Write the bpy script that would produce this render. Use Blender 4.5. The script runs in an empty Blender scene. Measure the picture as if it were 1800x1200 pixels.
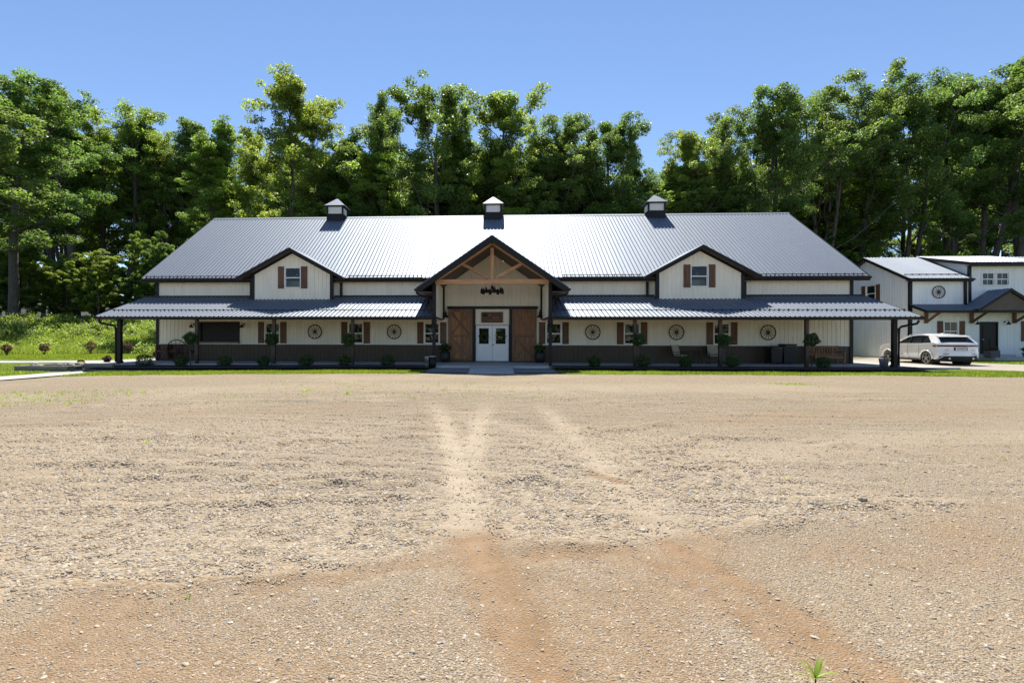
import bpy, math, random
import numpy as np
from mathutils import Vector, Matrix, noise as mn

random.seed(7)
rng = np.random.default_rng(7)
SC = bpy.context.scene
COL = SC.collection
PI = math.pi

# ------------------------------------------------------------------ camera
cam_d = bpy.data.cameras.new('camera')
cam = bpy.data.objects.new('camera', cam_d)
COL.objects.link(cam)
SC.camera = cam
cam_d.sensor_width = 36.0
cam_d.lens = 36.0 * 877.417 / 1800
cam_d.shift_x = (900 - 825.976) / 1800
cam_d.shift_y = -(600 - 593.652) / 1800
cam_d.clip_end = 900
cam_d.clip_start = 0.1
CAMP = Vector((0.1687, -28.3114, 1.3587))
_f = Vector((-0.05068, 0.998715, 0))
_r = Vector((0.998715, 0.05068, 0))
_u = Vector((0, 0, 1))
M3 = Matrix((_r, _u, -_f)).transposed()
M3 = M3 @ Matrix.Rotation(0.0024, 3, 'Z')
cam.matrix_world = Matrix.Translation(CAMP) @ M3.to_4x4()

# ------------------------------------------------------------------ light
SUN_EL, SUN_AZ = math.radians(58), math.radians(-3)      # azimuth from +Y towards +X
world = bpy.data.worlds.new('World')
SC.world = world
world.use_nodes = True
wn = world.node_tree
bg = wn.nodes['Background']
sky = wn.nodes.new('ShaderNodeTexSky')
sky.sky_type = 'NISHITA'
sky.sun_disc = False
sky.sun_elevation = SUN_EL
sky.sun_rotation = SUN_AZ
sky.altitude = 300
sky.air_density = 0.85
sky.dust_density = 0.0
sky.ozone_density = 2.8
wn.links.new(sky.outputs[0], bg.inputs['Color'])
bg.inputs['Strength'].default_value = 0.102
sd = bpy.data.lights.new('sun', 'SUN')
sd.energy = 4.4
sd.angle = math.radians(0.55)
sd.color = (1.0, 0.95, 0.87)
sun = bpy.data.objects.new('sun', sd)
COL.objects.link(sun)
sdir = Vector((math.sin(SUN_AZ) * math.cos(SUN_EL), math.cos(SUN_AZ) * math.cos(SUN_EL), math.sin(SUN_EL)))
sun.rotation_euler = sdir.to_track_quat('Z', 'Y').to_euler()
sun.location = sdir * 60
SC.view_settings.view_transform = 'Standard'
SC.view_settings.look = 'None'
SC.view_settings.exposure = 0.84
SC.view_settings.gamma = 1
SC.view_settings.use_curve_mapping = False
SC.cycles.max_bounces = 8
SC.cycles.transparent_max_bounces = 12
SC.cycles.sample_clamp_indirect = 6
SC.cycles.sample_clamp_direct = 12
SC.cycles.use_denoising = True
SC.cycles.denoising_prefilter = 'NONE'

# ------------------------------------------------------------------ materials
class NT:
    def __init__(s, name):
        s.m = bpy.data.materials.new(name)
        s.m.use_nodes = True
        s.t = s.m.node_tree
        s.b = s.t.nodes['Principled BSDF']
        s.out = s.t.nodes['Material Output']
    def n(s, typ, **kw):
        nd = s.t.nodes.new(typ)
        for k, v in kw.items():
            if k.startswith('i_'):
                nd.inputs[k[2:].replace('_', ' ')].default_value = v
            else:
                setattr(nd, k, v)
        return nd
    def l(s, a, b):
        s.t.links.new(a, b)
    def obj(s, scale=(1, 1, 1)):
        tc = s.n('ShaderNodeNewGeometry')
        mp = s.n('ShaderNodeMapping')
        mp.inputs['Scale'].default_value = scale
        s.l(tc.outputs['Position'], mp.inputs['Vector'])
        return mp.outputs[0]
    def noise(s, vec, scale, detail=4, rough=0.55):
        nd = s.n('ShaderNodeTexNoise')
        nd.inputs['Scale'].default_value = scale
        nd.inputs['Detail'].default_value = detail
        nd.inputs['Roughness'].default_value = rough
        s.l(vec, nd.inputs['Vector'])
        return nd.outputs[0]
    def ramp(s, fac, stops):
        r = s.n('ShaderNodeValToRGB')
        e = r.color_ramp.elements
        while len(e) < len(stops):
            e.new(0.5)
        for x, (p, c) in zip(e, stops):
            x.position = p
            x.color = (*c, 1) if len(c) == 3 else c
        s.l(fac, r.inputs[0])
        return r.outputs[0]
    def mix(s, fac, a, b, mode='MIX'):
        x = s.n('ShaderNodeMix', data_type='RGBA', blend_type=mode)
        for sock, v in ((x.inputs[0], fac), (x.inputs[6], a), (x.inputs[7], b)):
            if hasattr(v, 'is_output'):
                s.l(v, sock)
            elif isinstance(v, (int, float)):
                sock.default_value = v
            else:
                sock.default_value = (*v, 1)
        return x.outputs[2]
    def math(s, op, a, b=0.0, clamp=False):
        x = s.n('ShaderNodeMath', operation=op, use_clamp=clamp)
        for sock, v in ((x.inputs[0], a), (x.inputs[1], b)):
            if hasattr(v, 'is_output'):
                s.l(v, sock)
            else:
                sock.default_value = v
        return x.outputs[0]
    def bump(s, h, dist=0.01, strength=1.0):
        b = s.n('ShaderNodeBump')
        b.inputs['Distance'].default_value = dist
        b.inputs['Strength'].default_value = strength
        s.l(h, b.inputs['Height'])
        s.l(b.outputs[0], s.b.inputs['Normal'])

def simple(name, col, rough=0.6, var=0.15, scale=3.0, metallic=0.0, spec=0.5, stretch=(1, 1, 1), bump=0.0, rand=0.0):
    t = NT(name)
    v = t.obj(stretch)
    f = t.noise(v, scale, 5)
    lo = tuple(c * (1 - var) for c in col)
    hi = tuple(min(1, c * (1 + var)) for c in col)
    c = t.ramp(f, [(0.3, lo), (0.7, hi)])
    if rand:
        oi = t.n('ShaderNodeObjectInfo')
        k = t.math('MULTIPLY_ADD', oi.outputs['Random'], rand)
        t.t.nodes[-1].inputs[2].default_value = 1 - rand / 2
        hs = t.n('ShaderNodeHueSaturation')
        t.l(k, hs.inputs['Value'])
        t.l(c, hs.inputs['Color'])
        c = hs.outputs[0]
    t.l(c, t.b.inputs['Base Color'])
    t.b.inputs['Roughness'].default_value = rough
    t.b.inputs['Metallic'].default_value = metallic
    t.b.inputs['Specular IOR Level'].default_value = spec
    if bump:
        t.bump(f, bump)
    return t.m

def wood(name, col, dark=0.45, rough=0.6, axis=2, scale=1.0):
    t = NT(name)
    st = [9.0, 9.0, 9.0]
    st[axis] = 0.7
    v = t.obj(tuple(x * scale for x in st))
    oi = t.n('ShaderNodeObjectInfo')
    add = t.n('ShaderNodeVectorMath', operation='ADD')
    sc = t.n('ShaderNodeVectorMath', operation='SCALE')
    cmb = t.n('ShaderNodeCombineXYZ')
    for i in range(3):
        t.l(oi.outputs['Random'], cmb.inputs[i])
    t.l(cmb.outputs[0], sc.inputs[0])
    sc.inputs['Scale'].default_value = 40
    t.l(v, add.inputs[0])
    t.l(sc.outputs[0], add.inputs[1])
    f = t.noise(add.outputs[0], 1.6, 6, 0.65)
    c = t.ramp(f, [(0.28, tuple(x * dark for x in col)), (0.5, col), (0.72, tuple(min(1, x * 1.35) for x in col))])
    k = t.n('ShaderNodeMath', operation='MULTIPLY_ADD')
    t.l(oi.outputs['Random'], k.inputs[0])
    k.inputs[1].default_value = 0.5
    k.inputs[2].default_value = 0.72
    hs = t.n('ShaderNodeHueSaturation')
    t.l(k.outputs[0], hs.inputs['Value'])
    t.l(c, hs.inputs['Color'])
    t.l(hs.outputs[0], t.b.inputs['Base Color'])
    t.b.inputs['Roughness'].default_value = rough
    t.bump(f, 0.006)
    return t.m

def glass(name, tint=(0.75, 0.8, 0.78), rough=0.02):
    t = NT(name)
    tr = t.n('ShaderNodeBsdfTransparent')
    tr.inputs[0].default_value = (*tint, 1)
    gl = t.n('ShaderNodeBsdfGlossy')
    gl.inputs['Roughness'].default_value = rough
    fr = t.n('ShaderNodeFresnel')
    fr.inputs[0].default_value = 1.5
    mx = t.n('ShaderNodeMixShader')
    t.l(fr.outputs[0], mx.inputs[0])
    t.l(tr.outputs[0], mx.inputs[1])
    t.l(gl.outputs[0], mx.inputs[2])
    t.l(mx.outputs[0], t.out.inputs[0])
    return t.m

def leafmat(name, base, trans, vary=0.5, gloss=0.35):
    t = NT(name)
    at = t.n('ShaderNodeAttribute', attribute_name='tint')
    oi = t.n('ShaderNodeObjectInfo')
    hs = t.n('ShaderNodeHueSaturation')
    hs2 = t.n('ShaderNodeHueSaturation')
    v = t.math('MULTIPLY_ADD', at.outputs['Fac'], 1.3)
    t.t.nodes[-1].inputs[2].default_value = 0.3
    for h, c in ((hs, base), (hs2, trans)):
        r = t.n('ShaderNodeMath', operation='MULTIPLY_ADD')
        t.l(oi.outputs['Random'], r.inputs[0])
        r.inputs[1].default_value = -0.045 * vary
        r.inputs[2].default_value = 0.508
        t.l(r.outputs[0], h.inputs['Hue'])
        t.l(v, h.inputs['Value'])
        h.inputs['Color'].default_value = (*c, 1)
    b = t.b
    t.l(hs.outputs[0], b.inputs['Base Color'])
    b.inputs['Roughness'].default_value = gloss
    b.inputs['Specular IOR Level'].default_value = 0.2
    tl = t.n('ShaderNodeBsdfTranslucent')
    t.l(hs2.outputs[0], tl.inputs[0])
    ad = t.n('ShaderNodeAddShader')
    t.l(b.outputs[0], ad.inputs[0])
    t.l(tl.outputs[0], ad.inputs[1])
    t.l(ad.outputs[0], t.out.inputs[0])
    return t.m

def roofmat(name, col, rough, scale=1.0):
    t = NT(name)
    v = t.obj((1, 1, 1))
    f = t.noise(v, 1.3, 4)
    oi = t.n('ShaderNodeObjectInfo')
    c = t.mix(f, tuple(x * 0.85 for x in col), tuple(x * 1.15 for x in col))
    t.l(c, t.b.inputs['Base Color'])
    r = t.n('ShaderNodeMath', operation='MULTIPLY_ADD')
    t.l(oi.outputs['Random'], r.inputs[0])
    r.inputs[1].default_value = 0.06
    r.inputs[2].default_value = rough - 0.03
    t.l(r.outputs[0], t.b.inputs['Roughness'])
    t.b.inputs['IOR'].default_value = 2.1
    t.b.inputs['Specular Tint'].default_value = (0.80, 0.89, 1.0, 1)
    t.b.inputs['Specular IOR Level'].default_value = 1.0
    v2 = t.obj((0.7, 0.25, 0.25))
    f2 = t.noise(v2, 3.0, 3)
    t.bump(f2, 0.012, 0.5)
    return t.m

MAT = {}
MAT['white_steel'] = simple('white_steel', (0.86, 0.795, 0.63), 0.42, 0.07, 1.6, stretch=(1.6, 1.6, .25))
MAT['white_house'] = simple('white_house_steel', (0.82, 0.84, 0.83), 0.42, 0.06, 1.6, stretch=(1.6, 1.6, .25))
MAT['white_paint'] = simple('white_paint', (0.84, 0.83, 0.80), 0.4, 0.03)
MAT['wainscot'] = simple('wainscot_steel', (0.088, 0.063, 0.04), 0.5, 0.1, 1.5, spec=0.3)
MAT['dark_trim'] = simple('dark_trim', (0.013, 0.011, 0.010), 0.45, 0.15, spec=0.25)
MAT['black'] = simple('black_metal', (0.010, 0.010, 0.011), 0.45, 0.2, spec=0.25)
MAT['brown_post'] = simple('brown_post', (0.05, 0.032, 0.022), 0.5, 0.2, 4, stretch=(6, 6, 1))
MAT['soffit'] = simple('brown_soffit', (0.10, 0.072, 0.05), 0.6, 0.15, 5)
MAT['roof'] = roofmat('roof_steel', (0.045, 0.051, 0.068), 0.61)
MAT['cedar_x'] = wood('cedar_beam', (0.43, 0.23, 0.11), 0.55, axis=0)
MAT['cedar_z'] = wood('cedar_post', (0.43, 0.23, 0.11), 0.55, axis=2)
MAT['barnwood'] = wood('barn_door_wood', (0.34, 0.155, 0.058), 0.22, axis=2)
MAT['brace'] = wood('barn_door_brace', (0.20, 0.10, 0.046), 0.4, axis=2)
MAT['shutter'] = wood('shutter_wood', (0.15, 0.068, 0.03), 0.4, axis=2)
MAT['wheel'] = wood('wheel_wood', (0.075, 0.038, 0.02), 0.6, axis=0)
MAT['rusty'] = wood('rusty_wood', (0.085, 0.036, 0.018), 0.5, axis=0)
MAT['bench'] = wood('bench_wood', (0.26, 0.12, 0.05), 0.6, axis=0)
MAT['signwood'] = wood('sign_wood', (0.10, 0.042, 0.02), 0.6, axis=0)
MAT['timber'] = wood('weathered_timber', (0.20, 0.175, 0.13), 0.55, axis=0)
MAT['concrete'] = simple('concrete', (0.44, 0.43, 0.41), 0.85, 0.12, 1.5, bump=0.004)
MAT['concrete_path'] = simple('pale_concrete', (0.44, 0.42, 0.385), 0.85, 0.08, 2)
MAT['mulch'] = simple('dark_mulch', (0.022, 0.017, 0.015), 0.9, 0.5, 30, bump=0.03)
MAT['glass'] = glass('window_glass', (0.5, 0.56, 0.5))
MAT['dark_glass'] = simple('dark_glass', (0.012, 0.016, 0.02), 0.06, 0.1)
MAT['interior'] = simple('dark_interior', (0.018, 0.015, 0.012), 0.8, 0.2)
MAT['galv'] = simple('galvanised', (0.45, 0.46, 0.47), 0.4, 0.2, 8, metallic=0.7)
MAT['plastic_black'] = simple('black_plastic', (0.012, 0.012, 0.012), 0.5, 0.2)
MAT['cushion'] = simple('beige_cushion', (0.45, 0.40, 0.29), 0.9, 0.1, 6)
MAT['rock'] = simple('rock', (0.36, 0.31, 0.24), 0.9, 0.35, 5, bump=0.02, rand=0.5)
MAT['bark'] = simple('bark', (0.10, 0.085, 0.07), 0.9, 0.4, 3, stretch=(3, 3, 0.6), bump=0.03)
MAT['carpaint'] = simple('white_car_paint', (0.82, 0.82, 0.81), 0.22, 0.01)
MAT['carpaint'].node_tree.nodes['Principled BSDF'].inputs['Coat Weight'].default_value = 0.6
MAT['rubber'] = simple('rubber', (0.012, 0.012, 0.012), 0.8, 0.2)
MAT['alloy'] = simple('alloy', (0.5, 0.5, 0.5), 0.25, 0.1, metallic=0.9)
MAT['tail'] = simple('red_lens', (0.09, 0.005, 0.006), 0.15, 0.1)
MAT['red'] = simple('red_paint', (0.22, 0.035, 0.02), 0.6, 0.2)
MAT['yellowish'] = simple('ochre_paint', (0.20, 0.10, 0.02), 0.6, 0.2)
MAT['letter'] = simple('pale_letter_paint', (0.30, 0.24, 0.18), 0.6, 0.2)
MAT['terracotta'] = simple('grey_planter', (0.12, 0.11, 0.105), 0.8, 0.2)
MAT['flower'] = simple('pink_flower', (0.35, 0.06, 0.06), 0.7, 0.4, 20)
MAT['leaf_a'] = leafmat('leaf_oak', (0.056, 0.086, 0.026), (0.14, 0.215, 0.034), gloss=0.5)
MAT['leaf_b'] = leafmat('leaf_lime', (0.07, 0.105, 0.024), (0.22, 0.30, 0.036), gloss=0.5)
MAT['leaf_c'] = leafmat('leaf_weed', (0.10, 0.14, 0.03), (0.22, 0.29, 0.035), gloss=0.5)
MAT['leaf_d'] = leafmat('leaf_shrub', (0.035, 0.065, 0.022), (0.05, 0.085, 0.014), gloss=0.5)
MAT['leaf_red'] = leafmat('leaf_barberry', (0.06, 0.032, 0.032), (0.07, 0.025, 0.022), gloss=0.5)
MAT['leaf_y'] = leafmat('leaf_gold', (0.16, 0.16, 0.03), (0.28, 0.26, 0.03), gloss=0.5)
MAT['blade'] = leafmat('grass_blade', (0.085, 0.13, 0.018), (0.19, 0.25, 0.02), gloss=0.6)

# ------------------------------------------------------------------ object helpers
WORLD0 = {}
def link(o, parent=None):
    COL.objects.link(o)
    if parent is not None:
        o.parent = parent
    return o

def thing(name, label, cat, loc=(0, 0, 0), rz=0.0, group=None):
    o = bpy.data.objects.new(name, None)
    link(o)
    o.empty_display_size = 0.3
    o.location = loc
    o.rotation_euler = (0, 0, rz)
    o['label'] = label
    o['category'] = cat
    if group:
        o['group'] = group
    return o

def tag(o, label, cat, group=None, kind=None):
    o['label'] = label
    o['category'] = cat
    if group:
        o['group'] = group
    if kind:
        o['kind'] = kind
    return o

def dup(root, loc, rz=0.0, label=None, sc=None):
    r = root.copy()
    COL.objects.link(r)
    r.location = loc
    r.rotation_euler = (0, 0, rz)
    if sc:
        r.scale = sc
    if label:
        r['label'] = label
    for ch in list(root.children):
        c = ch.copy()
        COL.objects.link(c)
        c.parent = r
        for g in list(ch.children):
            d = g.copy()
            COL.objects.link(d)
            d.parent = c
    return r

class MB:
    def __init__(s):
        s.v, s.f = [], []
    def add(s, vs, fs):
        k = len(s.v)
        s.v += [tuple(p) for p in vs]
        s.f += [tuple(i + k for i in f) for f in fs]
        return s
    def box(s, x0, x1, y0, y1, z0, z1):
        return s.add([(x0, y0, z0), (x1, y0, z0), (x1, y1, z0), (x0, y1, z0), (x0, y0, z1), (x1, y0, z1), (x1, y1, z1), (x0, y1, z1)],
                     [(0, 3, 2, 1), (4, 5, 6, 7), (0, 1, 5, 4), (1, 2, 6, 5), (2, 3, 7, 6), (3, 0, 4, 7)])
    def prism(s, poly, d):
        n = len(poly)
        d = Vector(d)
        a = [Vector(p) for p in poly]
        b = [p + d for p in a]
        return s.add(a + b, [tuple(range(n))[::-1], tuple(range(n, 2 * n))] + [(i, (i + 1) % n, n + (i + 1) % n, n + i) for i in range(n)])
    def beam(s, p0, p1, w, h, up=(0, 0, 1)):
        p0, p1 = Vector(p0), Vector(p1)
        t = (p1 - p0).normalized()
        u = Vector(up)
        sd = t.cross(u)
        if sd.length < 1e-4:
            sd = t.cross(Vector((0, 1, 0)))
        sd.normalize()
        u = sd.cross(t)
        c = [sd * a * w / 2 + u * b * h / 2 for a, b in ((-1, -1), (1, -1), (1, 1), (-1, 1))]
        return s.prism([p0 + q for q in c], p1 - p0)
    def tube(s, pts, rs, n=8, cap=True):
        pts = [Vector(p) for p in pts]
        if isinstance(rs, (int, float)):
            rs = [rs] * len(pts)
        k = len(s.v)
        for i, p in enumerate(pts):
            t = (pts[min(i + 1, len(pts) - 1)] - pts[max(i - 1, 0)]).normalized()
            a = t.cross(Vector((0, 0, 1)))
            if a.length < 0.05:
                a = t.cross(Vector((1, 0, 0)))
            a.normalize()
            b = t.cross(a)
            for j in range(n):
                q = 2 * PI * j / n
                s.v.append(tuple(p + (a * math.cos(q) + b * math.sin(q)) * rs[i]))
        for i in range(len(pts) - 1):
            for j in range(n):
                s.f.append((k + i * n + j, k + i * n + (j + 1) % n, k + (i + 1) * n + (j + 1) % n, k + (i + 1) * n + j))
        if cap:
            s.f.append(tuple(range(k, k + n)))
            e = k + (len(pts) - 1) * n
            s.f.append(tuple(range(e + n - 1, e - 1, -1)))
        return s
    def lathe(s, prof, c=(0, 0, 0), n=20, axis='z'):
        k = len(s.v)
        for r, h in prof:
            for j in range(n):
                q = 2 * PI * j / n
                a, b = r * math.cos(q), r * math.sin(q)
                p = (a, b, h) if axis == 'z' else ((a, h, b) if axis == 'y' else (h, a, b))
                s.v.append((c[0] + p[0], c[1] + p[1], c[2] + p[2]))
        for i in range(len(prof) - 1):
            for j in range(n):
                s.f.append((k + i * n + j, k + i * n + (j + 1) % n, k + (i + 1) * n + (j + 1) % n, k + (i + 1) * n + j))
        s.f.append(tuple(range(k, k + n)))
        e = k + (len(prof) - 1) * n
        s.f.append(tuple(range(e, e + n)))
        return s
    def ring(s, c, R, r, axis='y', n=28, m=8, flat=1.0):
        k = len(s.v)
        for i in range(n):
            q = 2 * PI * i / n
            for j in range(m):
                w = 2 * PI * j / m
                rr = R + r * math.cos(w)
                h = r * flat * math.sin(w)
                a, b = rr * math.cos(q), rr * math.sin(q)
                p = (a, h, b) if axis == 'y' else ((a, b, h) if axis == 'z' else (h, a, b))
                s.v.append((c[0] + p[0], c[1] + p[1], c[2] + p[2]))
        for i in range(n):
            for j in range(m):
                s.f.append((k + i * m + j, k + i * m + (j + 1) % m, k + ((i + 1) % n) * m + (j + 1) % m, k + ((i + 1) % n) * m + j))
        return s
    def mesh(s, name, mat, smooth=False):
        me = bpy.data.meshes.new(name)
        me.from_pydata(s.v, [], s.f)
        me.materials.append(MAT[mat] if isinstance(mat, str) else mat)
        if smooth:
            me.polygons.foreach_set('use_smooth', [True] * len(me.polygons))
        me.update()
        return me
    def build(s, name, mat, parent=None, smooth=False, loc=None, fix=True):
        me = s.mesh(name, mat, smooth)
        if fix:
            import bmesh
            bm = bmesh.new()
            bm.from_mesh(me)
            bmesh.ops.recalc_face_normals(bm, faces=bm.faces)
            bm.to_mesh(me)
            bm.free()
        o = bpy.data.objects.new(name, me)
        link(o, parent)
        if loc:
            o.location = loc
        return o

def bevel(o, w=0.01, seg=2):
    m = o.modifiers.new('bevel', 'BEVEL')
    m.width = w
    m.segments = seg
    m.limit_method = 'ANGLE'
    return o

_rc = {}
def rib_d(u, h, pit):
    m = u % pit
    a, b, c, d = (0.0, 0.016, 0.034, 0.05) if h < .019 else (0.0, 0.024, 0.05, 0.074)
    if m <= a or m >= d:
        return 0.0
    if m < b:
        return h * m / b
    if m <= c:
        return h
    return h * (d - m) / (d - c)

def ribbed(name, mat, parent, O, U, V, N, u0, u1, lo, hi, ops=(), pw=0.9144, pit=0.2286, h=0.018, kinks=()):
    """sheet-steel panels with trapezoid ribs, each panel one object"""
    O, U, V, N = Vector(O), Vector(U), Vector(V), Vector(N)
    cl = not callable(lo)
    ch = not callable(hi)
    flo = (lambda u: lo) if cl else lo
    fhi = (lambda u: hi) if ch else hi
    u = u0
    res = []
    while u < u1 - 1e-4:
        e = min(u + pw, u1)
        hit = [o for o in ops if o[0] < e - 1e-5 and o[1] > u + 1e-5]
        key = None
        if cl and ch and not hit and not kinks:
            key = (name, mat, round(e - u, 3), round(lo, 3), round(hi, 3), tuple(round(x, 4) for x in (*U, *V, *N)), h)
        if key and key in _rc:
            me = _rc[key]
        else:
            bp = {0.0, round(e - u, 5)}
            k = 0.0
            while k < e - u:
                for q in ((0, 0.016, 0.034, 0.05) if h < .019 else (0, 0.024, 0.05, 0.074)):
                    if k + q < e - u:
                        bp.add(round(k + q, 5))
                k += pit
            for o in hit:
                for q in (o[0] - u, o[1] - u):
                    if 0 < q < e - u:
                        bp.add(round(q, 5))
            for q in kinks:
                if u < q < e:
                    bp.add(round(q - u, 5))
            bp = sorted(bp)
            mb = MB()
            for a, b in zip(bp, bp[1:]):
                if b - a < 1e-4:
                    continue
                mid = u + (a + b) / 2
                segs = [((flo(u + a + 1e-6), flo(u + b - 1e-6)), (fhi(u + a + 1e-6), fhi(u + b - 1e-6)))]
                for o in hit:
                    if o[0] < mid < o[1]:
                        ns = []
                        for (l, t) in segs:
                            if o[2] > max(l) and o[3] < min(t):
                                ns += [(l, (o[2], o[2])), ((o[3], o[3]), t)]
                            elif o[3] >= min(t) and o[2] > max(l):
                                ns.append((l, (o[2], o[2])))
                            elif o[2] <= max(l) and o[3] < min(t):
                                ns.append(((o[3], o[3]), t))
                            elif o[3] <= max(l) or o[2] >= min(t):
                                ns.append((l, t))
                        segs = ns
                da, db = rib_d(a + 1e-7, h, pit), rib_d(b - 1e-7, h, pit)
                for (l, t) in segs:
                    if t[0] - l[0] < 1e-3 and t[1] - l[1] < 1e-3:
                        continue
                    mb.add([U * a + V * l[0] + N * da, U * b + V * l[1] + N * db, U * b + V * max(t[1], l[1]) + N * db, U * a + V * max(t[0], l[0]) + N * da], [(0, 1, 2, 3)])
            if not mb.f:
                u = e
                continue
            me = mb.mesh(name, mat)
            # consistent normals
            if me.polygons[0].normal.dot(N) < 0:
                me.flip_normals()
            if key:
                _rc[key] = me
        o = bpy.data.objects.new(name, me)
        link(o, parent)
        o.location = O + U * u
        res.append(o)
        u = e
    return res

def ss(a, b, x):
    t = np.clip((np.asarray(x, float) - a) / (b - a), 0, 1)
    return t * t * (3 - 2 * t)

def grid_mesh(name, xs, ys, zf, mat, smooth=True):
    X, Y = np.meshgrid(xs, ys)
    Z = zf(X, Y)
    nx, ny = len(xs), len(ys)
    co = np.stack([X, Y, Z], -1).reshape(-1, 3)
    i = np.arange(nx * ny).reshape(ny, nx)
    q = np.stack([i[:-1, :-1], i[:-1, 1:], i[1:, 1:], i[1:, :-1]], -1).reshape(-1, 4)
    return np_mesh(name, co, q, mat, smooth)

def np_mesh(name, co, q, mat, smooth=False, tint=None):
    me = bpy.data.meshes.new(name)
    n, k = q.shape
    me.vertices.add(len(co))
    me.vertices.foreach_set('co', np.ascontiguousarray(co, np.float32).ravel())
    me.loops.add(n * k)
    me.loops.foreach_set('vertex_index', np.ascontiguousarray(q, np.int32).ravel())
    me.polygons.add(n)
    me.polygons.foreach_set('loop_start', np.arange(0, n * k, k, dtype=np.int32))
    me.polygons.foreach_set('loop_total', np.full(n, k, np.int32))
    if smooth:
        me.polygons.foreach_set('use_smooth', np.ones(n, bool))
    me.materials.append(MAT[mat] if isinstance(mat, str) else mat)
    if tint is not None:
        a = me.attributes.new('tint', 'FLOAT', 'FACE')
        a.data.foreach_set('value', np.ascontiguousarray(tint, np.float32))
    me.update(calc_edges=True)
    me.validate()
    return me

# ------------------------------------------------------------------ ground
def zedge(x):                       # level of the lot along the grass edge
    return -0.18 - 0.15 * ss(3, 20, -np.asarray(x, float)) + 0.06 * ss(14, 30, x)

def zterr(x, y):
    x, y = np.asarray(x, float), np.asarray(y, float)
    t = ss(-7.5, 1.5, y)
    z = zedge(x) * (1 - t) + (-0.05 + 0.04 * ss(19, 28, x)) * t
    w = ss(-19, -25, x)
    y0 = 10.5 + 3.0 * np.sin(x * 0.13) - 0.10 * (x + 34)
    z = z + 3.9 * w * ss(0, 19, y - y0)
    z = z + 2.2 * (1 - w) * ss(16, 34, y)
    z = z + 9.0 * ss(58, 115, y)
    z = z + 0.12 * np.sin(x * 0.9 + y * 0.5) * ss(10, 18, y)
    return z

def vnoise(X, Y, scale, seed=0, octaves=3):
    """vectorised value noise"""
    out = np.zeros_like(X, float)
    amp = 1.0
    tot = 0
    for o in range(octaves):
        x, y = X * scale + seed * 17.3, Y * scale + seed * 9.1
        xi, yi = np.floor(x).astype(np.int64), np.floor(y).astype(np.int64)
        fx, fy = x - xi, y - yi
        fx, fy = fx * fx * (3 - 2 * fx), fy * fy * (3 - 2 * fy)
        def h(a, b):
            k = (a * 374761393 + b * 668265263 + seed * 1442695 + o * 7919) & 0x7fffffff
            k = ((k ^ (k >> 13)) * 1274126177) & 0x7fffffff
            return ((k ^ (k >> 16)) & 0xffff) / 65535.0
        v = (h(xi, yi) * (1 - fx) + h(xi + 1, yi) * fx) * (1 - fy) + (h(xi, yi + 1) * (1 - fx) + h(xi + 1, yi + 1) * fx) * fy
        out += v * amp
        tot += amp
        amp *= 0.5
        scale *= 2.03
    return out / tot

def polydist(X, Y, pts):
    d = np.full(X.shape, 1e9)
    tt = np.zeros(X.shape)
    n = len(pts) - 1
    for i in range(n):
        ax, ay = pts[i]
        bx, by = pts[i + 1]
        dx, dy = bx - ax, by - ay
        t = np.clip(((X - ax) * dx + (Y - ay) * dy) / (dx * dx + dy * dy + 1e-9), 0, 1)
        e = np.hypot(X - ax - t * dx, Y - ay - t * dy)
        m = e < d
        d = np.where(m, e, d)
        tt = np.where(m, (i + t) / n, tt)
    return d, tt

TRACKS = [([(0.46, -27.6), (0.40, -26.04), (0.28, -25.49), (0.10, -24.82), (0.0, -24.5)], 0.27, 1.0, 'dirt'),
          ([(0.0, -24.6), (-0.11, -23.86), (-0.2, -22.77), (-0.45, -21.0), (-0.8, -19.0), (-1.3, -16.5)], 0.22, 0.95, 'dust'),
          ([(-0.16, -22.99), (-0.14, -20.56), (-0.05, -17.48), (0.1, -15)], 0.24, 0.85, 'dust'),
          ([(-1.1, -17.8), (-0.3, -18.6), (0.5, -19.6), (1.2, -21.0)], 0.3, 0.5, 'dust'),
          ([(2.1, -27.5), (1.96, -26.06), (1.86, -25.62), (1.71, -25.09), (1.49, -24.4)], 0.17, 1.0, 'dirt'),
          ([(1.49, -24.5), (1.48, -22.89), (1.45, -21.59), (1.35, -18.87), (1.2, -16.5)], 0.22, 0.7, 'dust'),
          ([(1.95, -26.9), (1.79, -25.96), (1.55, -25.42), (1.36, -24.87), (1.09, -24.6), (0.5, -24.66)], 0.17, 0.9, 'dirt'),
          ([(1.2, -24.6), (0.5, -24.72), (-0.1, -24.85), (-0.6, -24.98), (-1.3, -25.3)], 0.14, 0.7, 'dirt'),
          ([(1.27, -22.57), (1.57, -22.88)], 0.13, 0.9, 'dirt'),
          ([(2.6, -24.6), (3.4, -24.7), (4.6, -24.3), (6.5, -23.6)], 0.4, 0.5, 'dirt'),
          ([(-3.4, -26.2), (-2.2, -25.9), (-0.9, -25.7)], 0.3, 0.45, 'dirt'),
          ([(4.5, -18.8), (6.5, -18.0), (10.5, -17.0)], 0.8, 0.4, 'dirt'),
          ([(3.5, -21.6), (6.0, -20.4), (9.0, -19.8)], 0.6, 0.4, 'dust'),
          ([(-9, -14.0), (-4, -13.0), (3, -12.5), (10, -12.5)], 1.6, 0.3, 'dust'),
          ([(8.5, -13.4), (10.8, -13.9)], 0.35, 0.5, 'dirt'),
          ([(-9.5, -20.2), (-5.5, -18.2), (-3.0, -17.4)], 0.6, 0.35, 'dirt')]
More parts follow.
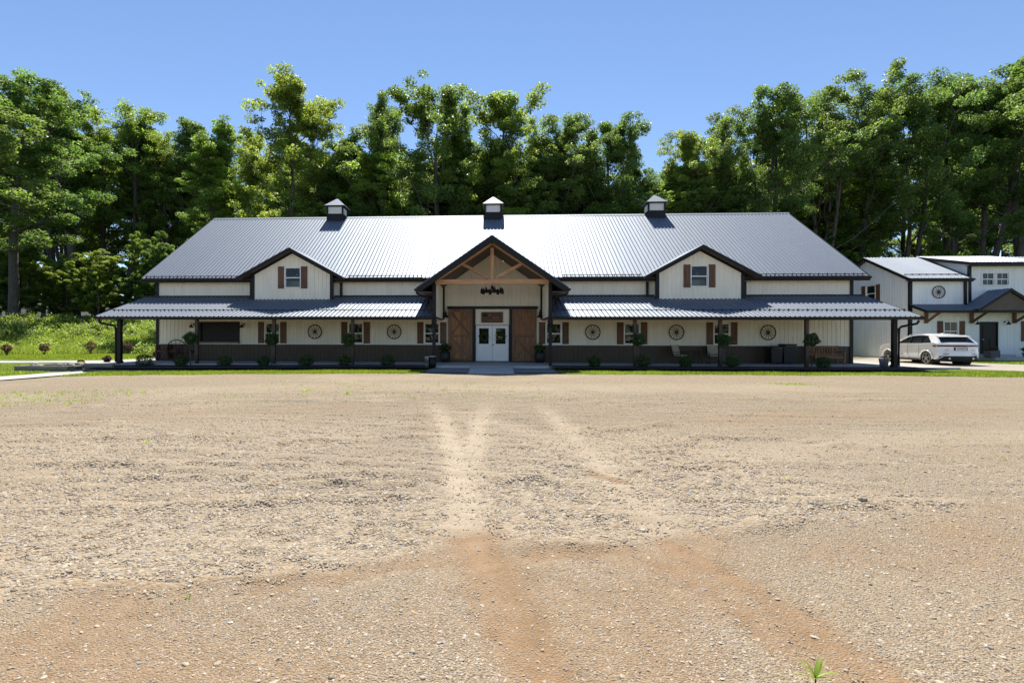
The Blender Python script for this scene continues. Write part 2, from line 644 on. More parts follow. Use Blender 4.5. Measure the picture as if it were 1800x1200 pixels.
RIDGES = [([(-1.75, -22.99), (-1.62, -22.97), (-1.25, -22.72), (-0.79, -22.76), (-0.33, -22.89)], .045, .16),
          ([(-0.02, -22.87), (0.35, -22.91), (0.9, -22.7)], .022, .12), ([(-2.33, -23.31), (-2.09, -23.2), (-1.5, -23.1), (-0.5, -23.12)], .022, .08),
          ([(-4.3, -24.02), (-3.33, -23.89), (-2.31, -23.8), (-1.3, -23.61), (-0.33, -23.47)], .02, .1),
          ([(-7.22, -21.22), (-6.06, -21.02), (-4.83, -20.85), (-3.0, -20.9)], .03, .16), ([(-2.82, -25.44), (-2.64, -25.36), (-2.18, -25.34), (-2.04, -25.33), (-1.5, -25.24), (-0.8, -25.0)], .014, .07),
          ([(-7.2, -19.43), (-6.67, -19.26)], .05, .15), ([(-9.0, -19.9), (-7.66, -19.76), (-6.54, -19.57)], .025, .15), ([(-9.5, -17.6), (-7.9, -17.28), (-6.7, -16.8), (-4.97, -16.36), (-2.16, -16.38)], .035, .2),
          ([(-3.08, -21.16), (-1.97, -20.89), (-0.65, -20.37)], .025, .16), ([(1.48, -19.99), (2.4, -19.7), (3.37, -19.05)], .035, .2), ([(2.2, -21.3), (3.45, -20.34), (4.75, -20.47)], .03, .16),
          ([(4.9, -20.9), (5.34, -20.83), (5.79, -21.16)], .04, .2), ([(2.02, -24.25), (3.07, -23.52), (3.6, -23.49), (4.6, -23.3)], .02, .12), ([(-1.76, -18.46), (0.52, -18.01)], .03, .2), ([(2.35, -16.17), (4.14, -16.46)], .04, .2),
          ([(-5.6, -22.6), (-4.0, -22.4), (-2.0, -22.3)], .02, .12), ([(-6.0, -23.3), (-4.0, -23.0), (-2.4, -22.9)], .018, .1),
          ([(1.9, -22.3), (4.0, -21.9), (6.0, -21.9)], .016, .1), ([(-5.5, -14.6), (-3.0, -14.3), (-1.2, -14.4)], .03, .2), ([(6.0, -15.2), (8.0, -15.6), (11, -15.0)], .03, .25)]
EDGE = [(-9, -26.2), (-2.78, -25.47), (-2.32, -25.39), (-1.52, -25.23), (-0.79, -24.99), (-0.12, -24.69), (0.51, -24.6), (1.15, -24.52), (1.93, -24.14), (3.24, -23.87), (5.27, -23.23), (9, -22.4)]

def lot_fields(X, Y):
    wx = X + 0.22 * (vnoise(X, Y, 3.3, 3, 4) - 0.5)
    wy = Y + 0.30 * (vnoise(X, Y, 3.3, 4, 4) - 0.5)
    edge = np.interp(wx, [p[0] for p in EDGE], [p[1] for p in EDGE])
    north = ss(-0.2, 0.24, wy - edge)                 # 1 = coarser stone on the house side of the scraped edge
    big = vnoise(X, Y, 0.55, 5)
    coarse = north * (0.35 + 0.9 * ss(0.3, 0.7, big)) * ss(-18.5, -21.5, Y)
    coarse = np.maximum(coarse, (0.15 + 0.3 * north) * ss(0.5, 0.75, vnoise(X, Y, 0.5, 8)))
    coarse = coarse * (1 - 0.6 * ss(2.5, 5.0, X) * ss(-0.3, 0.3, Y + 23.3))
    dirt = 0.16 * ss(0.42, 0.75, vnoise(X, Y, 0.8, 6)) + (1 - north) * (0.22 + 0.40 * ss(0.35, 0.75, vnoise(X, Y, 1.4, 9)))
    dust = np.zeros_like(X)
    z = 0.03 * (vnoise(X, Y, 0.35, 1) - 0.5) + 0.016 * (vnoise(X, Y, 2.2, 2) - 0.5) + 0.010 * coarse * (vnoise(X, Y * 1.6, 9, 12, 2) - 0.5) * 2
    # long wheel-rolled windrows sweeping across the lot
    arc = np.sin((Y * 1.0 + 0.10 * X + 0.6 * np.sin(X * 0.31)) * 7.5 + 3 * vnoise(X, Y, 0.3, 13))
    z = z + 0.028 * np.clip(arc, 0, 1) ** 2 * ss(0.35, 0.75, vnoise(X * 0.5, Y, 0.6, 14)) * north
    for pts, w, k, kind in TRACKS:
        d, t = polydist(wx, wy, pts)
        m = k * (1 - ss(w * 0.25, w * 1.45, d)) * (0.72 + 0.5 * vnoise(X, Y, 5, 33))
        if kind == 'dust' and w < .29:
            m = m * (1 - .9 * ss(-19.5, -15.5, Y))
        if kind == 'dirt':
            dirt = np.maximum(dirt, m)
        else:
            dust = np.maximum(dust, m)
        coarse = coarse * (1 - 0.97 * m)
        z = z - 0.016 * m
    for pts, h, w in RIDGES:
        d, t = polydist(wx, wy, pts)
        h, w = h * 1.7, w * .8
        m = np.exp(-(d / w) ** 2) * (0.45 + 0.9 * vnoise(X, Y, 4, 15))
        z = z + h * m * np.sqrt(np.clip(np.minimum(t, 1 - t) * 6 + 0.1, 0, 1))
        coarse = np.clip(coarse + 0.45 * m, 0, 1.2)
    return z, np.clip(coarse, 0, 1), np.clip(dirt, 0, 1), np.clip(dust, 0, 1)

def spaced(a, b, d0, g):
    out, d = [a], d0
    sgn = 1 if b > a else -1
    while (b - out[-1]) * sgn > 0:
        out.append(out[-1] + sgn * d)
        d *= g
    out[-1] = b
    return out

ys = spaced(-26.6, -90, 0.08, 1.14)[::-1][:-1] + list(np.arange(-26.6, -20.5, 0.034)) + spaced(-20.5, -6.3, 0.036, 1.013)
xs_r = list(np.arange(0, 3.6, 0.034)) + spaced(3.6, 75, 0.036, 1.03)
xs = [-x for x in xs_r[:0:-1]] + xs_r
xs, ys = np.array(xs), np.array(ys)

def lot_z(X, Y):
    z, c, d, u = lot_fields(X, Y)
    wob = 0.35 * (vnoise(X, Y * 0, 0.7, 21) - 0.5)
    back = zedge(X)
    # dips under the lawn at its far edge
    edge_y = np.interp(X, [-60, -24, -18.5, -16, -12, -3.1, -2.9, 2.9, 3.1, 13, 18.3, 24, 60], [-14.5, -11.2, -8.0, -7.7, -7.5, -7.25, -6.4, -6.4, -7.1, -7.0, -7.1, -8.2, -10])
    dip = ss(0.3, 0.9, Y - edge_y - wob)
    return back + z * (1 - dip) - 0.30 * dip

X, Y = np.meshgrid(xs, ys)
lot_me = grid_mesh('gravel_lot', xs, ys, lot_z, simple('tmp', (1, 1, 1)))
_z, _c, _d, _u = lot_fields(X, Y)
for nm, arr in (('coarse', _c), ('dirt', _d), ('dust', _u)):
    a = lot_me.attributes.new(nm, 'FLOAT', 'POINT')
    a.data.foreach_set('value', arr.astype(np.float32).ravel())

def lot_material():
    t = NT('gravel')
    v = t.obj()
    def attr(n):
        return t.n('ShaderNodeAttribute', attribute_name=n).outputs['Fac']
    coarse, dirt, dust = attr('coarse'), attr('dirt'), attr('dust')
    n1 = t.noise(v, 0.5, 4)
    n2 = t.noise(v, 6, 4)
    pal = [(0.0, (0.180, 0.144, 0.096)), (0.2, (0.300, 0.232, 0.151)), (0.42, (0.386, 0.308, 0.203)), (0.6, (0.326, 0.236, 0.140)), (0.8, (0.446, 0.372, 0.262)), (1.0, (0.282, 0.253, 0.207))]
    def cells(scale):
        vo = t.n('ShaderNodeTexVoronoi')
        vo.inputs['Scale'].default_value = scale
        mp = t.n('ShaderNodeMapping')
        mp.inputs['Scale'].default_value = (0.8, 1, 1)
        t.l(v, mp.inputs[0])
        t.l(mp.outputs[0], vo.inputs['Vector'])
        sp = t.n('ShaderNodeSeparateColor')
        t.l(vo.outputs['Color'], sp.inputs[0])
        return t.ramp(sp.outputs[0], pal), vo.outputs['Distance']
    c1, d1 = cells(42)
    c2, d2 = cells(95)
    cs = t.mix(coarse, c2, c1)
    soil = t.ramp(n2, [(0.3, (0.225, 0.135, 0.066)), (0.7, (0.315, 0.20, 0.11))])
    dustc = t.ramp(n2, [(0.3, (0.42, 0.34, 0.24)), (0.7, (0.50, 0.41, 0.30))])
    base = t.mix(t.math('MULTIPLY', t.ramp(n1, [(0.35, (0, 0, 0)), (0.7, (1, 1, 1))]), 0.30), cs, (0.31, 0.24, 0.16))
    base = t.mix(t.math('MULTIPLY', dust, 0.6), base, dustc)
    base = t.mix(t.math('MULTIPLY', dirt, 0.84), base, soil)
    t.l(base, t.b.inputs['Base Color'])
    t.b.inputs['Roughness'].default_value = 0.92
    t.b.inputs['Specular IOR Level'].default_value = 0.2
    hh = t.mix(coarse, d2, d1)
    h1 = t.math('MULTIPLY', hh, t.math('SUBTRACT', 1.0, t.math('MAXIMUM', t.math('MULTIPLY', dirt, .5), t.math('MULTIPLY', dust, .7))))
    h2 = t.math('ADD', h1, t.math('MULTIPLY', t.noise(v, 40, 4), 0.25))
    t.bump(h2, 0.020, 0.8)
    t.t.nodes[-1].invert = True
    return t.m
MAT['gravel'] = lot_material()
lot_me.materials[0] = MAT['gravel']
lot = link(bpy.data.objects.new('gravel_lot', lot_me))
lot['kind'] = 'structure'

# loose stones lying on the lot (real geometry, scattered by geometry nodes)
def stones(name, mask, den, smin, smax, seed):
    emit_x = np.arange(-11, 11.01, 0.11)
    emit_y = spaced(-27.3, -13.5, 0.06, 1.02)
    me = grid_mesh(name, emit_x, np.array(emit_y), lambda X, Y: lot_z(X, Y), 'gravel')
    XX, YY = np.meshgrid(emit_x, emit_y)
    z, c, d, u = lot_fields(XX, YY)
    dist = np.hypot(XX - 0.17, YY + 28.31)
    dm = mask(c, d, u) * np.clip((3.0 / dist) ** 2.0, 0, 1) * (np.abs(XX - 0.17) < dist * 0.95 + 0.8)
    a = me.attributes.new('dens', 'FLOAT', 'POINT')
    a.data.foreach_set('value', dm.astype(np.float32).ravel())
    a = me.attributes.new('far', 'FLOAT', 'POINT')
    a.data.foreach_set('value', np.clip((dist / 4.0), 1, 1.35).astype(np.float32).ravel())
    o = link(bpy.data.objects.new(name, me))
    o['kind'] = 'stuff'
    ng = bpy.data.node_groups.new(name, 'GeometryNodeTree')
    ng.interface.new_socket('Geometry', in_out='INPUT', socket_type='NodeSocketGeometry')
    ng.interface.new_socket('Geometry', in_out='OUTPUT', socket_type='NodeSocketGeometry')
    N = ng.nodes.new
    gi, go = N('NodeGroupInput'), N('NodeGroupOutput')
    dp = N('GeometryNodeDistributePointsOnFaces')
    at = N('GeometryNodeInputNamedAttribute')
    at.data_type = 'FLOAT'
    at.inputs['Name'].default_value = 'dens'
    mu = N('ShaderNodeMath')
    mu.operation = 'MULTIPLY'
    mu.inputs[1].default_value = den
    ng.links.new(at.outputs[0], mu.inputs[0])
    ng.links.new(mu.outputs[0], dp.inputs['Density'])
    dp.inputs['Seed'].default_value = seed
    ng.links.new(gi.outputs[0], dp.inputs['Mesh'])
    ico = N('GeometryNodeMeshIcoSphere')
    ico.inputs['Radius'].default_value = 1.0
    ico.inputs['Subdivisions'].default_value = 2
    sp = N('GeometryNodeSetPosition')
    nz = N('ShaderNodeTexNoise')
    nz.inputs['Scale'].default_value = 1.1
    vm = N('ShaderNodeVectorMath')
    vm.operation = 'MULTIPLY_ADD'
    vm.inputs[1].default_value = (1.1, 1.1, 1.1)
    vm.inputs[2].default_value = (-0.55, -0.55, -0.55)
    ng.links.new(nz.outputs['Color'], vm.inputs[0])
    ng.links.new(ico.outputs[0], sp.inputs['Geometry'])
    ng.links.new(vm.outputs[0], sp.inputs['Offset'])
    sm = N('GeometryNodeSetMaterial')
    sm.inputs['Material'].default_value = MAT['stone']
    ng.links.new(sp.outputs[0], sm.inputs[0])
    ip = N('GeometryNodeInstanceOnPoints')
    ng.links.new(dp.outputs['Points'], ip.inputs['Points'])
    ng.links.new(sm.outputs[0], ip.inputs['Instance'])
    rr = N('FunctionNodeRandomValue')
    rr.data_type = 'FLOAT_VECTOR'
    rr.inputs[0].default_value = (-0.3, -0.3, 0)
    rr.inputs[1].default_value = (0.3, 0.3, 6.28)
    ng.links.new(rr.outputs[0], ip.inputs['Rotation'])
    rs = N('FunctionNodeRandomValue')
    rs.data_type = 'FLOAT_VECTOR'
    rs.inputs[0].default_value = (smin, smin * 0.75, smin * 0.45)
    rs.inputs[1].default_value = (smax, smax * 0.8, smax * 0.5)
    rs.inputs['Seed'].default_value = 5
    r2 = N('FunctionNodeRandomValue')
    r2.data_type = 'FLOAT'
    r2.inputs['Seed'].default_value = 9
    pw = N('ShaderNodeMath')
    pw.operation = 'POWER'
    pw.inputs[1].default_value = 3.0
    ng.links.new(r2.outputs[1], pw.inputs[0])
    ma = N('ShaderNodeMath')
    ma.operation = 'MULTIPLY_ADD'
    ma.inputs[1].default_value = 0.9
    ma.inputs[2].default_value = 0.7
    ng.links.new(pw.outputs[0], ma.inputs[0])
    fa = N('GeometryNodeInputNamedAttribute')
    fa.data_type = 'FLOAT'
    fa.inputs['Name'].default_value = 'far'
    m2 = N('ShaderNodeMath')
    m2.operation = 'MULTIPLY'
    ng.links.new(ma.outputs[0], m2.inputs[0])
    ng.links.new(fa.outputs[0], m2.inputs[1])
    sc = N('ShaderNodeVectorMath')
    sc.operation = 'SCALE'
    ng.links.new(rs.outputs[0], sc.inputs[0])
    ng.links.new(m2.outputs[0], sc.inputs['Scale'])
    ng.links.new(sc.outputs[0], ip.inputs['Scale'])
    ng.links.new(ip.outputs[0], go.inputs[0])
    md = o.modifiers.new('scatter', 'NODES')
    md.node_group = ng
    return o

def stone_mat():
    t = NT('stone')
    oi = t.n('ShaderNodeObjectInfo')
    c = t.ramp(oi.outputs['Random'], [(0.0, (0.24, 0.20, 0.155)), (0.12, (0.37, 0.295, 0.205)), (0.35, (0.48, 0.395, 0.285)), (0.5, (0.39, 0.28, 0.175)), (0.65, (0.54, 0.46, 0.355)), (0.82, (0.43, 0.345, 0.245)), (0.94, (0.32, 0.31, 0.29)), (1.0, (0.60, 0.53, 0.43))])
    t.l(c, t.b.inputs['Base Color'])
    t.b.inputs['Roughness'].default_value = 0.8
    t.b.inputs['Specular IOR Level'].default_value = 0.25
    return t.m
MAT['stone'] = stone_mat()
st = stones('gravel', lambda c, d, u: np.clip(0.1 + c * 1.1, 0, 1) * (1 - 0.94 * np.maximum(d, u * 0.95)) + 0.012, 3300, 0.006, 0.014, 1)
st2 = stones('fine_gravel', lambda c, d, u: (1 - 0.5 * c) * (1 - 0.93 * np.maximum(d, u)), 8500, 0.003, 0.007, 2)
for (x, y, s) in ((-1.88, -25.26, .028), (3.58, -23.49, .04), (-2.72, -25.45, .022)):
    zz = float(lot_z(np.array([[x]]), np.array([[y]]))[0, 0])
    mb = MB()
    import bmesh
    bm = bmesh.new()
    bmesh.ops.create_icosphere(bm, subdivisions=2, radius=1)
    for vv in bm.verts:
        k = 1 + 0.35 * mn.noise(vv.co * 1.3 + Vector((x * 9, y * 7, 0)))
        vv.co = Vector((vv.co.x * s * k, vv.co.y * s * 0.75 * k, vv.co.z * s * 0.5 * k + s * 0.2))
    me = bpy.data.meshes.new('loose_stone')
    bm.to_mesh(me)
    bm.free()
    me.materials.append(MAT['rock'])
    o = link(bpy.data.objects.new('loose_stone', me))
    o.location = (x, y, zz)
    tag(o, 'grey loose stone, bigger than the gravel around it, on the lot', 'stone', 'bigger stones lying on the gravel lot')

# terrain under lawn, hill and woods
MAT['terrain'] = simple('forest_floor', (0.035, 0.04, 0.018), 0.95, 0.5, 1.2, bump=0.05)
MAT['turf'] = simple('turf', (0.11, 0.155, 0.028), 0.95, 0.3, 1.6, bump=0.02)
tx = np.concatenate([np.arange(-160, -60, 5), np.arange(-60, 60, 0.8), np.arange(60, 161, 5)])
ty = np.concatenate([np.arange(-7.4, 30, 0.6), np.arange(30, 60, 2), np.arange(60, 221, 8)])
terr = link(bpy.data.objects.new('terrain', grid_mesh('terrain', tx, ty, lambda X, Y: zterr(X, Y) - 0.02, 'terrain')))
terr['kind'] = 'structure'

gnd = MB().add([(-450, -450, -.75), (450, -450, -.75), (450, 450, -.75), (-450, 450, -.75)], [(0, 1, 2, 3)]).build('ground', 'terrain', fix=False)
gnd['kind'] = 'structure'

def sheet(name, poly, mat, lift, step=0.5, kind='structure', thick=0.0):
    """flat sheet that follows the terrain inside a polygon"""
    import bmesh
    bm = bmesh.new()
    f = bm.faces.new([bm.verts.new((x, y, 0)) for x, y in poly])
    x0, x1 = min(p[0] for p in poly), max(p[0] for p in poly)
    y0, y1 = min(p[1] for p in poly), max(p[1] for p in poly)
    for a, b, nrm in ((x0, x1, (1, 0, 0)), (y0, y1, (0, 1, 0))):
        k = a + step
        while k < b:
            co = (k, 0, 0) if nrm[0] else (0, k, 0)
            bmesh.ops.bisect_plane(bm, geom=bm.verts[:] + bm.edges[:] + bm.faces[:], plane_co=co, plane_no=nrm)
            k += step
    if name == 'lawn_ground':
        for v in bm.verts:
            if v.is_boundary and v.co.y < -6.2:
                v.co.y += .38 * mn.noise(Vector((v.co.x * 1.3, 3.1, 0))) + .2 * mn.noise(Vector((v.co.x * 4.0, 7.7, 0)))
    for v in bm.verts:
        v.co.z = float(zterr(v.co.x, v.co.y)) + lift
    if thick:
        r = bmesh.ops.extrude_face_region(bm, geom=bm.faces[:])
        for e in r['geom']:
            if isinstance(e, bmesh.types.BMVert):
                e.co.z -= thick
    bmesh.ops.recalc_face_normals(bm, faces=bm.faces)
    me = bpy.data.meshes.new(name)
    bm.to_mesh(me)
    bm.free()
    if not thick and me.polygons[0].normal.z < 0:
        me.flip_normals()
    me.materials.append(MAT[mat])
    o = link(bpy.data.objects.new(name, me))
    o['kind'] = kind
    return o

lawn_left = [(-60, -14), (-24, -11), (-18.5, -7.75), (-16, -7.5), (-12, -7.3), (-8, -7.2), (-3.1, -7.05), (-2.9, -5.0), (-2.9, 0.5), (-19, 0.5), (-19, 14), (-28, 13.5), (-34, 10.5), (-40, 9), (-60, 7)]
lawn_right = [(3.1, -6.9), (8, -6.75), (13, -6.75), (18.3, -6.9), (24, -8.0), (60, -9.8), (60, 16), (19, 16), (19, 0.5), (2.9, 0.5), (2.9, -4.9)]
sheet('lawn_ground', lawn_left, 'turf', 0.004, 0.35)
sheet('lawn_ground', lawn_right, 'turf', 0.004, 0.35)
sheet('path', [(-45, -1.9), (-45, -0.5), (-27, -0.5), (-22.3, 0.5), (-20.2, 0.9), (-20.2, -0.6), (-22, -0.9), (-27, -1.7)], 'concrete_path', 0.03, 0.8)
sheet('path', [(-40, -19.5), (-40, -21.2), (-18.7, -10.2), (-18.4, -6.6), (-19.4, -5.6), (-20.2, -6.6), (-20.4, -8.6)], 'concrete_path', 0.035, 0.8)
MAT['drive'] = simple('packed_drive', (0.36, 0.31, 0.24), 0.9, 0.12, 1.5, bump=0.01)
sheet('driveway', [(20.2, 9.6), (28.4, 9.2), (26.95, 3.4), (27.3, 1.2), (29, -1.2), (34, -3.6), (40, -5.0), (40, -8.0), (30, -5.9), (24.6, -5.0), (22.9, -3.7), (21.9, -1.3), (20.2, 0.2)], 'drive', 0.02, 0.8)
fl = MB().box(-19.75, 19.75, -3.4, 0.05, -0.25, 0.0)
o = fl.build('concrete_floor', 'concrete')
o['kind'] = 'structure'
fl = MB().box(-2.75, 2.75, -4.05, -3.4, -0.25, 0.0)
o = fl.build('concrete_floor', 'concrete')
o['kind'] = 'structure'
fl = MB().box(19.75, 22.3, -3.4, 3.0, -0.2, -0.004)
o = fl.build('concrete_apron', 'concrete_path')
o['kind'] = 'structure'
fl = MB().box(-22.3, -19.75, -3.4, 5.0, -0.2, -0.004)
o = fl.build('concrete_apron', 'concrete_path')
o['kind'] = 'structure'
rp = MB().prism([(-1.0, -4.06, -0.25), (-1.0, -4.06, -0.005), (-1.0, -6.75, -0.165), (-1.0, -6.75, -0.25)], (2.0, 0, 0))
o = bevel(rp.build('concrete_ramp', 'concrete'), 0.01)
o['kind'] = 'structure'
for s in (-1, 1):
    ml = MB()
    x0, x1 = (-20.3, -2.95) if s < 0 else (2.95, 20.2)
    o = sheet('mulch_bed', [(x0, -5.25), (x1, -5.25), (x1, -3.42), (x0, -3.42)], 'mulch', 0.13, 0.5)
# shaded pebble apron by the ramp
MAT['pebble'] = simple('grey_pebbles', (0.20, 0.20, 0.20), 0.9, 0.6, 35, bump=0.02)
sheet('pebble_apron', [(-2.9, -6.55), (-1.02, -6.6), (-1.02, -4.07), (-2.9, -4.07)], 'pebble', 0.03, 0.6)
sheet('pebble_apron', [(1.02, -6.6), (2.9, -6.5), (2.9, -4.07), (1.02, -4.07)], 'pebble', 0.03, 0.6)

# ------------------------------------------------------------------ the big barn
barn = thing('event_barn', 'long white steel barn with dark metal roof, two dormers and a timber-truss entry gable', 'barn')
Xw, Yf, PIT = 19.6, 14.1, 0.70
EZ, EY, EX = 4.73, -0.45, 20.27
RZ, RY = 9.975, 7.045
def zmain(y):
    return EZ + PIT * (y - EY)
wins = [-12.725, -7.84, -3.44, 3.46, 7.8, 12.69]
ops_low = [(x - 0.40, x + 0.40, 1.08, 2.14) for x in wins] + [(-17.0, -14.74, 1.1, 2.18), (-0.96, 0.96, -0.1, 2.95)]

def seg_wall(x0, x1, z0, z1, mat, ops=(), name='siding_panel', y=0.0, par=None):
    return ribbed(name, mat, par or barn, (0, y, 0), (1, 0, 0), (0, 0, 1), (0, -1, 0), x0, x1, z0, z1, ops, h=0.014)

seg_wall(-Xw + .05, -2.8, 0.99, 4.62, 'white_steel', ops_low)
seg_wall(2.8, Xw - .05, 0.99, 4.62, 'white_steel', ops_low)
seg_wall(-Xw + .05, -2.5, 0.02, 0.955, 'wainscot', (), 'wainscot_panel')
seg_wall(2.5, Xw - .05, 0.02, 0.955, 'wainscot', (), 'wainscot_panel')
ribbed('siding_panel', 'white_steel', barn, (0, 0, 0), (1, 0, 0), (0, 0, 1), (0, -1, 0), -2.8, 2.8, lambda u: 0.99 if abs(u) > 2.5 else 2.95,
       lambda u: 6.12 - 0.69 * abs(u), ops_low, h=0.014, kinks=(0, -2.5, 2.5))
MB().box(-Xw, -2.5, -0.035, -0.002, 0.955, 0.99).box(2.5, Xw, -0.035, -0.002, 0.955, 0.99).build('wainscot_cap', 'white_paint', barn)
for s in (-1, 1):
    MB().box(s * Xw - .085, s * Xw + .085, -0.05, 0.12, 0.0, 4.6).build('corner_trim', 'dark_trim', barn)
    # gable end walls
    mb = MB().add([(s * Xw, 0.02, -0.05), (s * Xw, Yf, -0.05), (s * Xw, Yf, 4.95), (s * Xw, RY, 9.75), (s * Xw, 0.02, 4.95)], [(0, 1, 2, 3, 4)])
    mb.build('gable_wall', 'white_steel', barn)
# back wall with window openings, floor and ceiling
bw = [(-19.2, -17.6, 1.6, 2.75), (-12.9, -10.6, 1.72, 2.75), (-6.4, -4.2, 1.72, 2.75), (-1.32, -0.62, 1.62, 2.32), (4.3, 6.4, 1.9, 2.75), (10.8, 12.9, 1.72, 2.75), (17.6, 19.2, 1.6, 2.75)]
ribbed('back_siding', 'white_steel', barn, (0, Yf, 0), (1, 0, 0), (0, 0, 1), (0, 1, 0), -Xw, Xw, -0.05, 4.95, bw, pw=9.8, pit=9.8)
for a, b, c, d in bw:
    MB().box(a - .06, a, Yf - .03, Yf + .05, c - .06, d + .06).box(b, b + .06, Yf - .03, Yf + .05, c - .06, d + .06).box(a, b, Yf - .03, Yf + .05, c - .06, c).box(a, b, Yf - .03, Yf + .05, d, d + .06).box((a + b) / 2 - .03, (a + b) / 2 + .03, Yf - .02, Yf + .04, c, d).build('window', 'white_paint', barn)
MB().box(-Xw + .1, Xw - .1, 0.25, Yf - .05, -0.12, 0.01).build('floor', 'interior', barn)
MB().add([(-Xw + .1, 0.05, 3.4), (Xw - .1, 0.05, 3.4), (Xw - .1, Yf - .05, 3.4), (-Xw + .1, Yf - .05, 3.4)], [(0, 1, 2, 3)]).build('ceiling', 'interior', barn)
inner = MB()
def wall_with_holes(mb, x0, x1, z0, z1, y, ops):
    xs_ = sorted({x0, x1, *[o[0] for o in ops], *[o[1] for o in ops]})
    for a, b in zip(xs_, xs_[1:]):
        m = (a + b) / 2
        segs = [(z0, z1)]
        for o in ops:
            if o[0] < m < o[1]:
                segs = [q for l, t in segs for q in ((l, max(l, min(t, o[2]))), (min(t, max(l, o[3])), t)) if q[1] - q[0] > 1e-3]
        for l, t in segs:
            mb.add([(a, y, l), (b, y, l), (b, y, t), (a, y, t)], [(0, 1, 2, 3)])
wall_with_holes(inner, -Xw + .1, Xw - .1, 0.0, 3.4, 0.16, ops_low)
inner.build('inner_wall', 'interior', barn)
inner = MB()
wall_with_holes(inner, -Xw + .1, Xw - .1, 0.0, 3.4, Yf - .08, bw)
inner.build('inner_wall', 'interior', barn)

# roof
cs = math.sqrt(1 + PIT * PIT)
ins = ((0.06 - EY)) * cs
ribbed('roof_panel', 'roof', barn, (0, EY, EZ), (1, 0, 0), (0, 1 / cs, PIT / cs), (0, -PIT / cs, 1 / cs), -EX, -2.5, 0.0, (RY - EY) * cs, h=0.045)
ribbed('roof_panel', 'roof', barn, (0, EY, EZ), (1, 0, 0), (0, 1 / cs, PIT / cs), (0, -PIT / cs, 1 / cs), -2.5, 2.5, ins, (RY - EY) * cs, h=0.045, pw=0.915)
ribbed('roof_panel', 'roof', barn, (0, EY, EZ), (1, 0, 0), (0, 1 / cs, PIT / cs), (0, -PIT / cs, 1 / cs), 2.5, EX, 0.0, (RY - EY) * cs, h=0.045)
MB().add([(-EX, RY, RZ), (EX, RY, RZ), (EX, Yf + .45, EZ), (-EX, Yf + .45, EZ)], [(0, 1, 2, 3)]).build('back_roof', 'roof', barn)
MB().prism([(-EX, RY - .17, RZ - .085), (-EX, RY, RZ + .045), (-EX, RY + .17, RZ - .085), (-EX, RY, RZ - .02)], (2 * EX, 0, 0)).build('ridge_cap', 'roof', barn)
for s in (-1, 1):
    x = s * EX
    for ya, yb in ((EY, RY), (Yf + .45, RY)):
        MB().beam((x - s * .02, ya, EZ - .09), (x - s * .02, yb, RZ - .09), .05, .2).build('rake_trim', 'dark_trim', barn)
    MB().add([(s * Xw, EY, EZ - .08), (x, EY, EZ - .08), (x, RY, RZ - .1), (s * Xw, RY, RZ - .1)], [(0, 1, 2, 3)]).build('rake_soffit', 'soffit', barn)
for x0, x1 in ((-EX, -13.52), (-9.06, -2.5), (2.5, 9.02), (13.5, EX)):
    MB().box(x0, x1, EY - .02, EY + .02, EZ - .24, EZ - .012).build('fascia', 'dark_trim', barn)
    MB().box(x0, x1, EY + .021, -0.02, EZ - .13, EZ - .1).build('soffit', 'soffit', barn)
    g = MB().prism([(x0, EY - .022, EZ - .03), (x0, EY - .15, EZ - .03), (x0, EY - .135, EZ - .13), (x0, EY - .022, EZ - .145)], (x1 - x0, 0, 0))
    g.build('gutter', 'dark_trim', barn)
def snowguard(x0, x1, y, z, pit, parent):
    mb = MB()
    n = Vector((0, -pit, 1)).normalized()
    p = Vector((0, y, z)) + n * 0.06
    mb.beam((x0, p.y, p.z), (x1, p.y, p.z), .03, .035)
    k = x0 + .1
    while k < x1:
        q = Vector((k, y, z)) + n * 0.012
        mb.beam(q, q + n * 0.09, .03, .07)
        k += 0.4572
    mb.build('snow_guard', 'dark_trim', parent)
for x0, x1 in ((-20.1, -14.35), (-8.2, -3.9), (3.9, 8.2), (14.35, 20.1)):
    snowguard(x0, x1, EY + .12, zmain(EY + .12), PIT, barn)

# porch roofs
PY, PZ, PT, PX = -3.8, 2.405, 3.71, 20.24
pp = (PT - PZ) / -PY
pc = math.sqrt(1 + pp * pp)
for x0, x1 in ((-PX, -2.96), (2.96, PX)):
    ribbed('porch_roof_panel', 'roof', barn, (0, PY, PZ), (1, 0, 0), (0, 1 / pc, pp / pc), (0, -pp / pc, 1 / pc), x0, x1, 0.0, -PY * pc - .02, h=0.045)
    MB().prism([(x0, PY + .01, PZ - .14), (x0, PY + .01, PZ - .012), (x0, -0.03, PT - .03), (x0, -0.03, PT - .16)], (x1 - x0, 0, 0)).build('porch_ceiling', 'soffit', barn)
    MB().box(x0, x1, PY - .03, PY + .008, PZ - .15, PZ - .008).build('fascia', 'dark_trim', barn)
    MB().prism([(x0, PY - .032, PZ - .02), (x0, PY - .16, PZ - .02), (x0, PY - .145, PZ - .12), (x0, PY - .032, PZ - .135)], (x1 - x0, 0, 0)).build('gutter', 'dark_trim', barn)
    MB().box(x0 + .8, x1 - .8 if x0 < 0 else x1 - .8, -3.38, -3.22, PZ - .14, PZ + .02).build('porch_beam', 'brown_post', barn)
    snowguard(x0 + .15, x1 - .1, PY + 0.95, PZ + 0.95 * pp, pp, barn)
    MB().box(x0 if x0 < 0 else x0 + .0, x1, -0.06, -0.022, PT - .02, PT + .07).build('wall_flashing', 'dark_trim', barn)
    xe = x0 if x0 < 0 else x1
    MB().beam((xe, PY, PZ - .06), (xe, 0, PT - .06), .05, .17).build('rake_trim', 'dark_trim', barn)

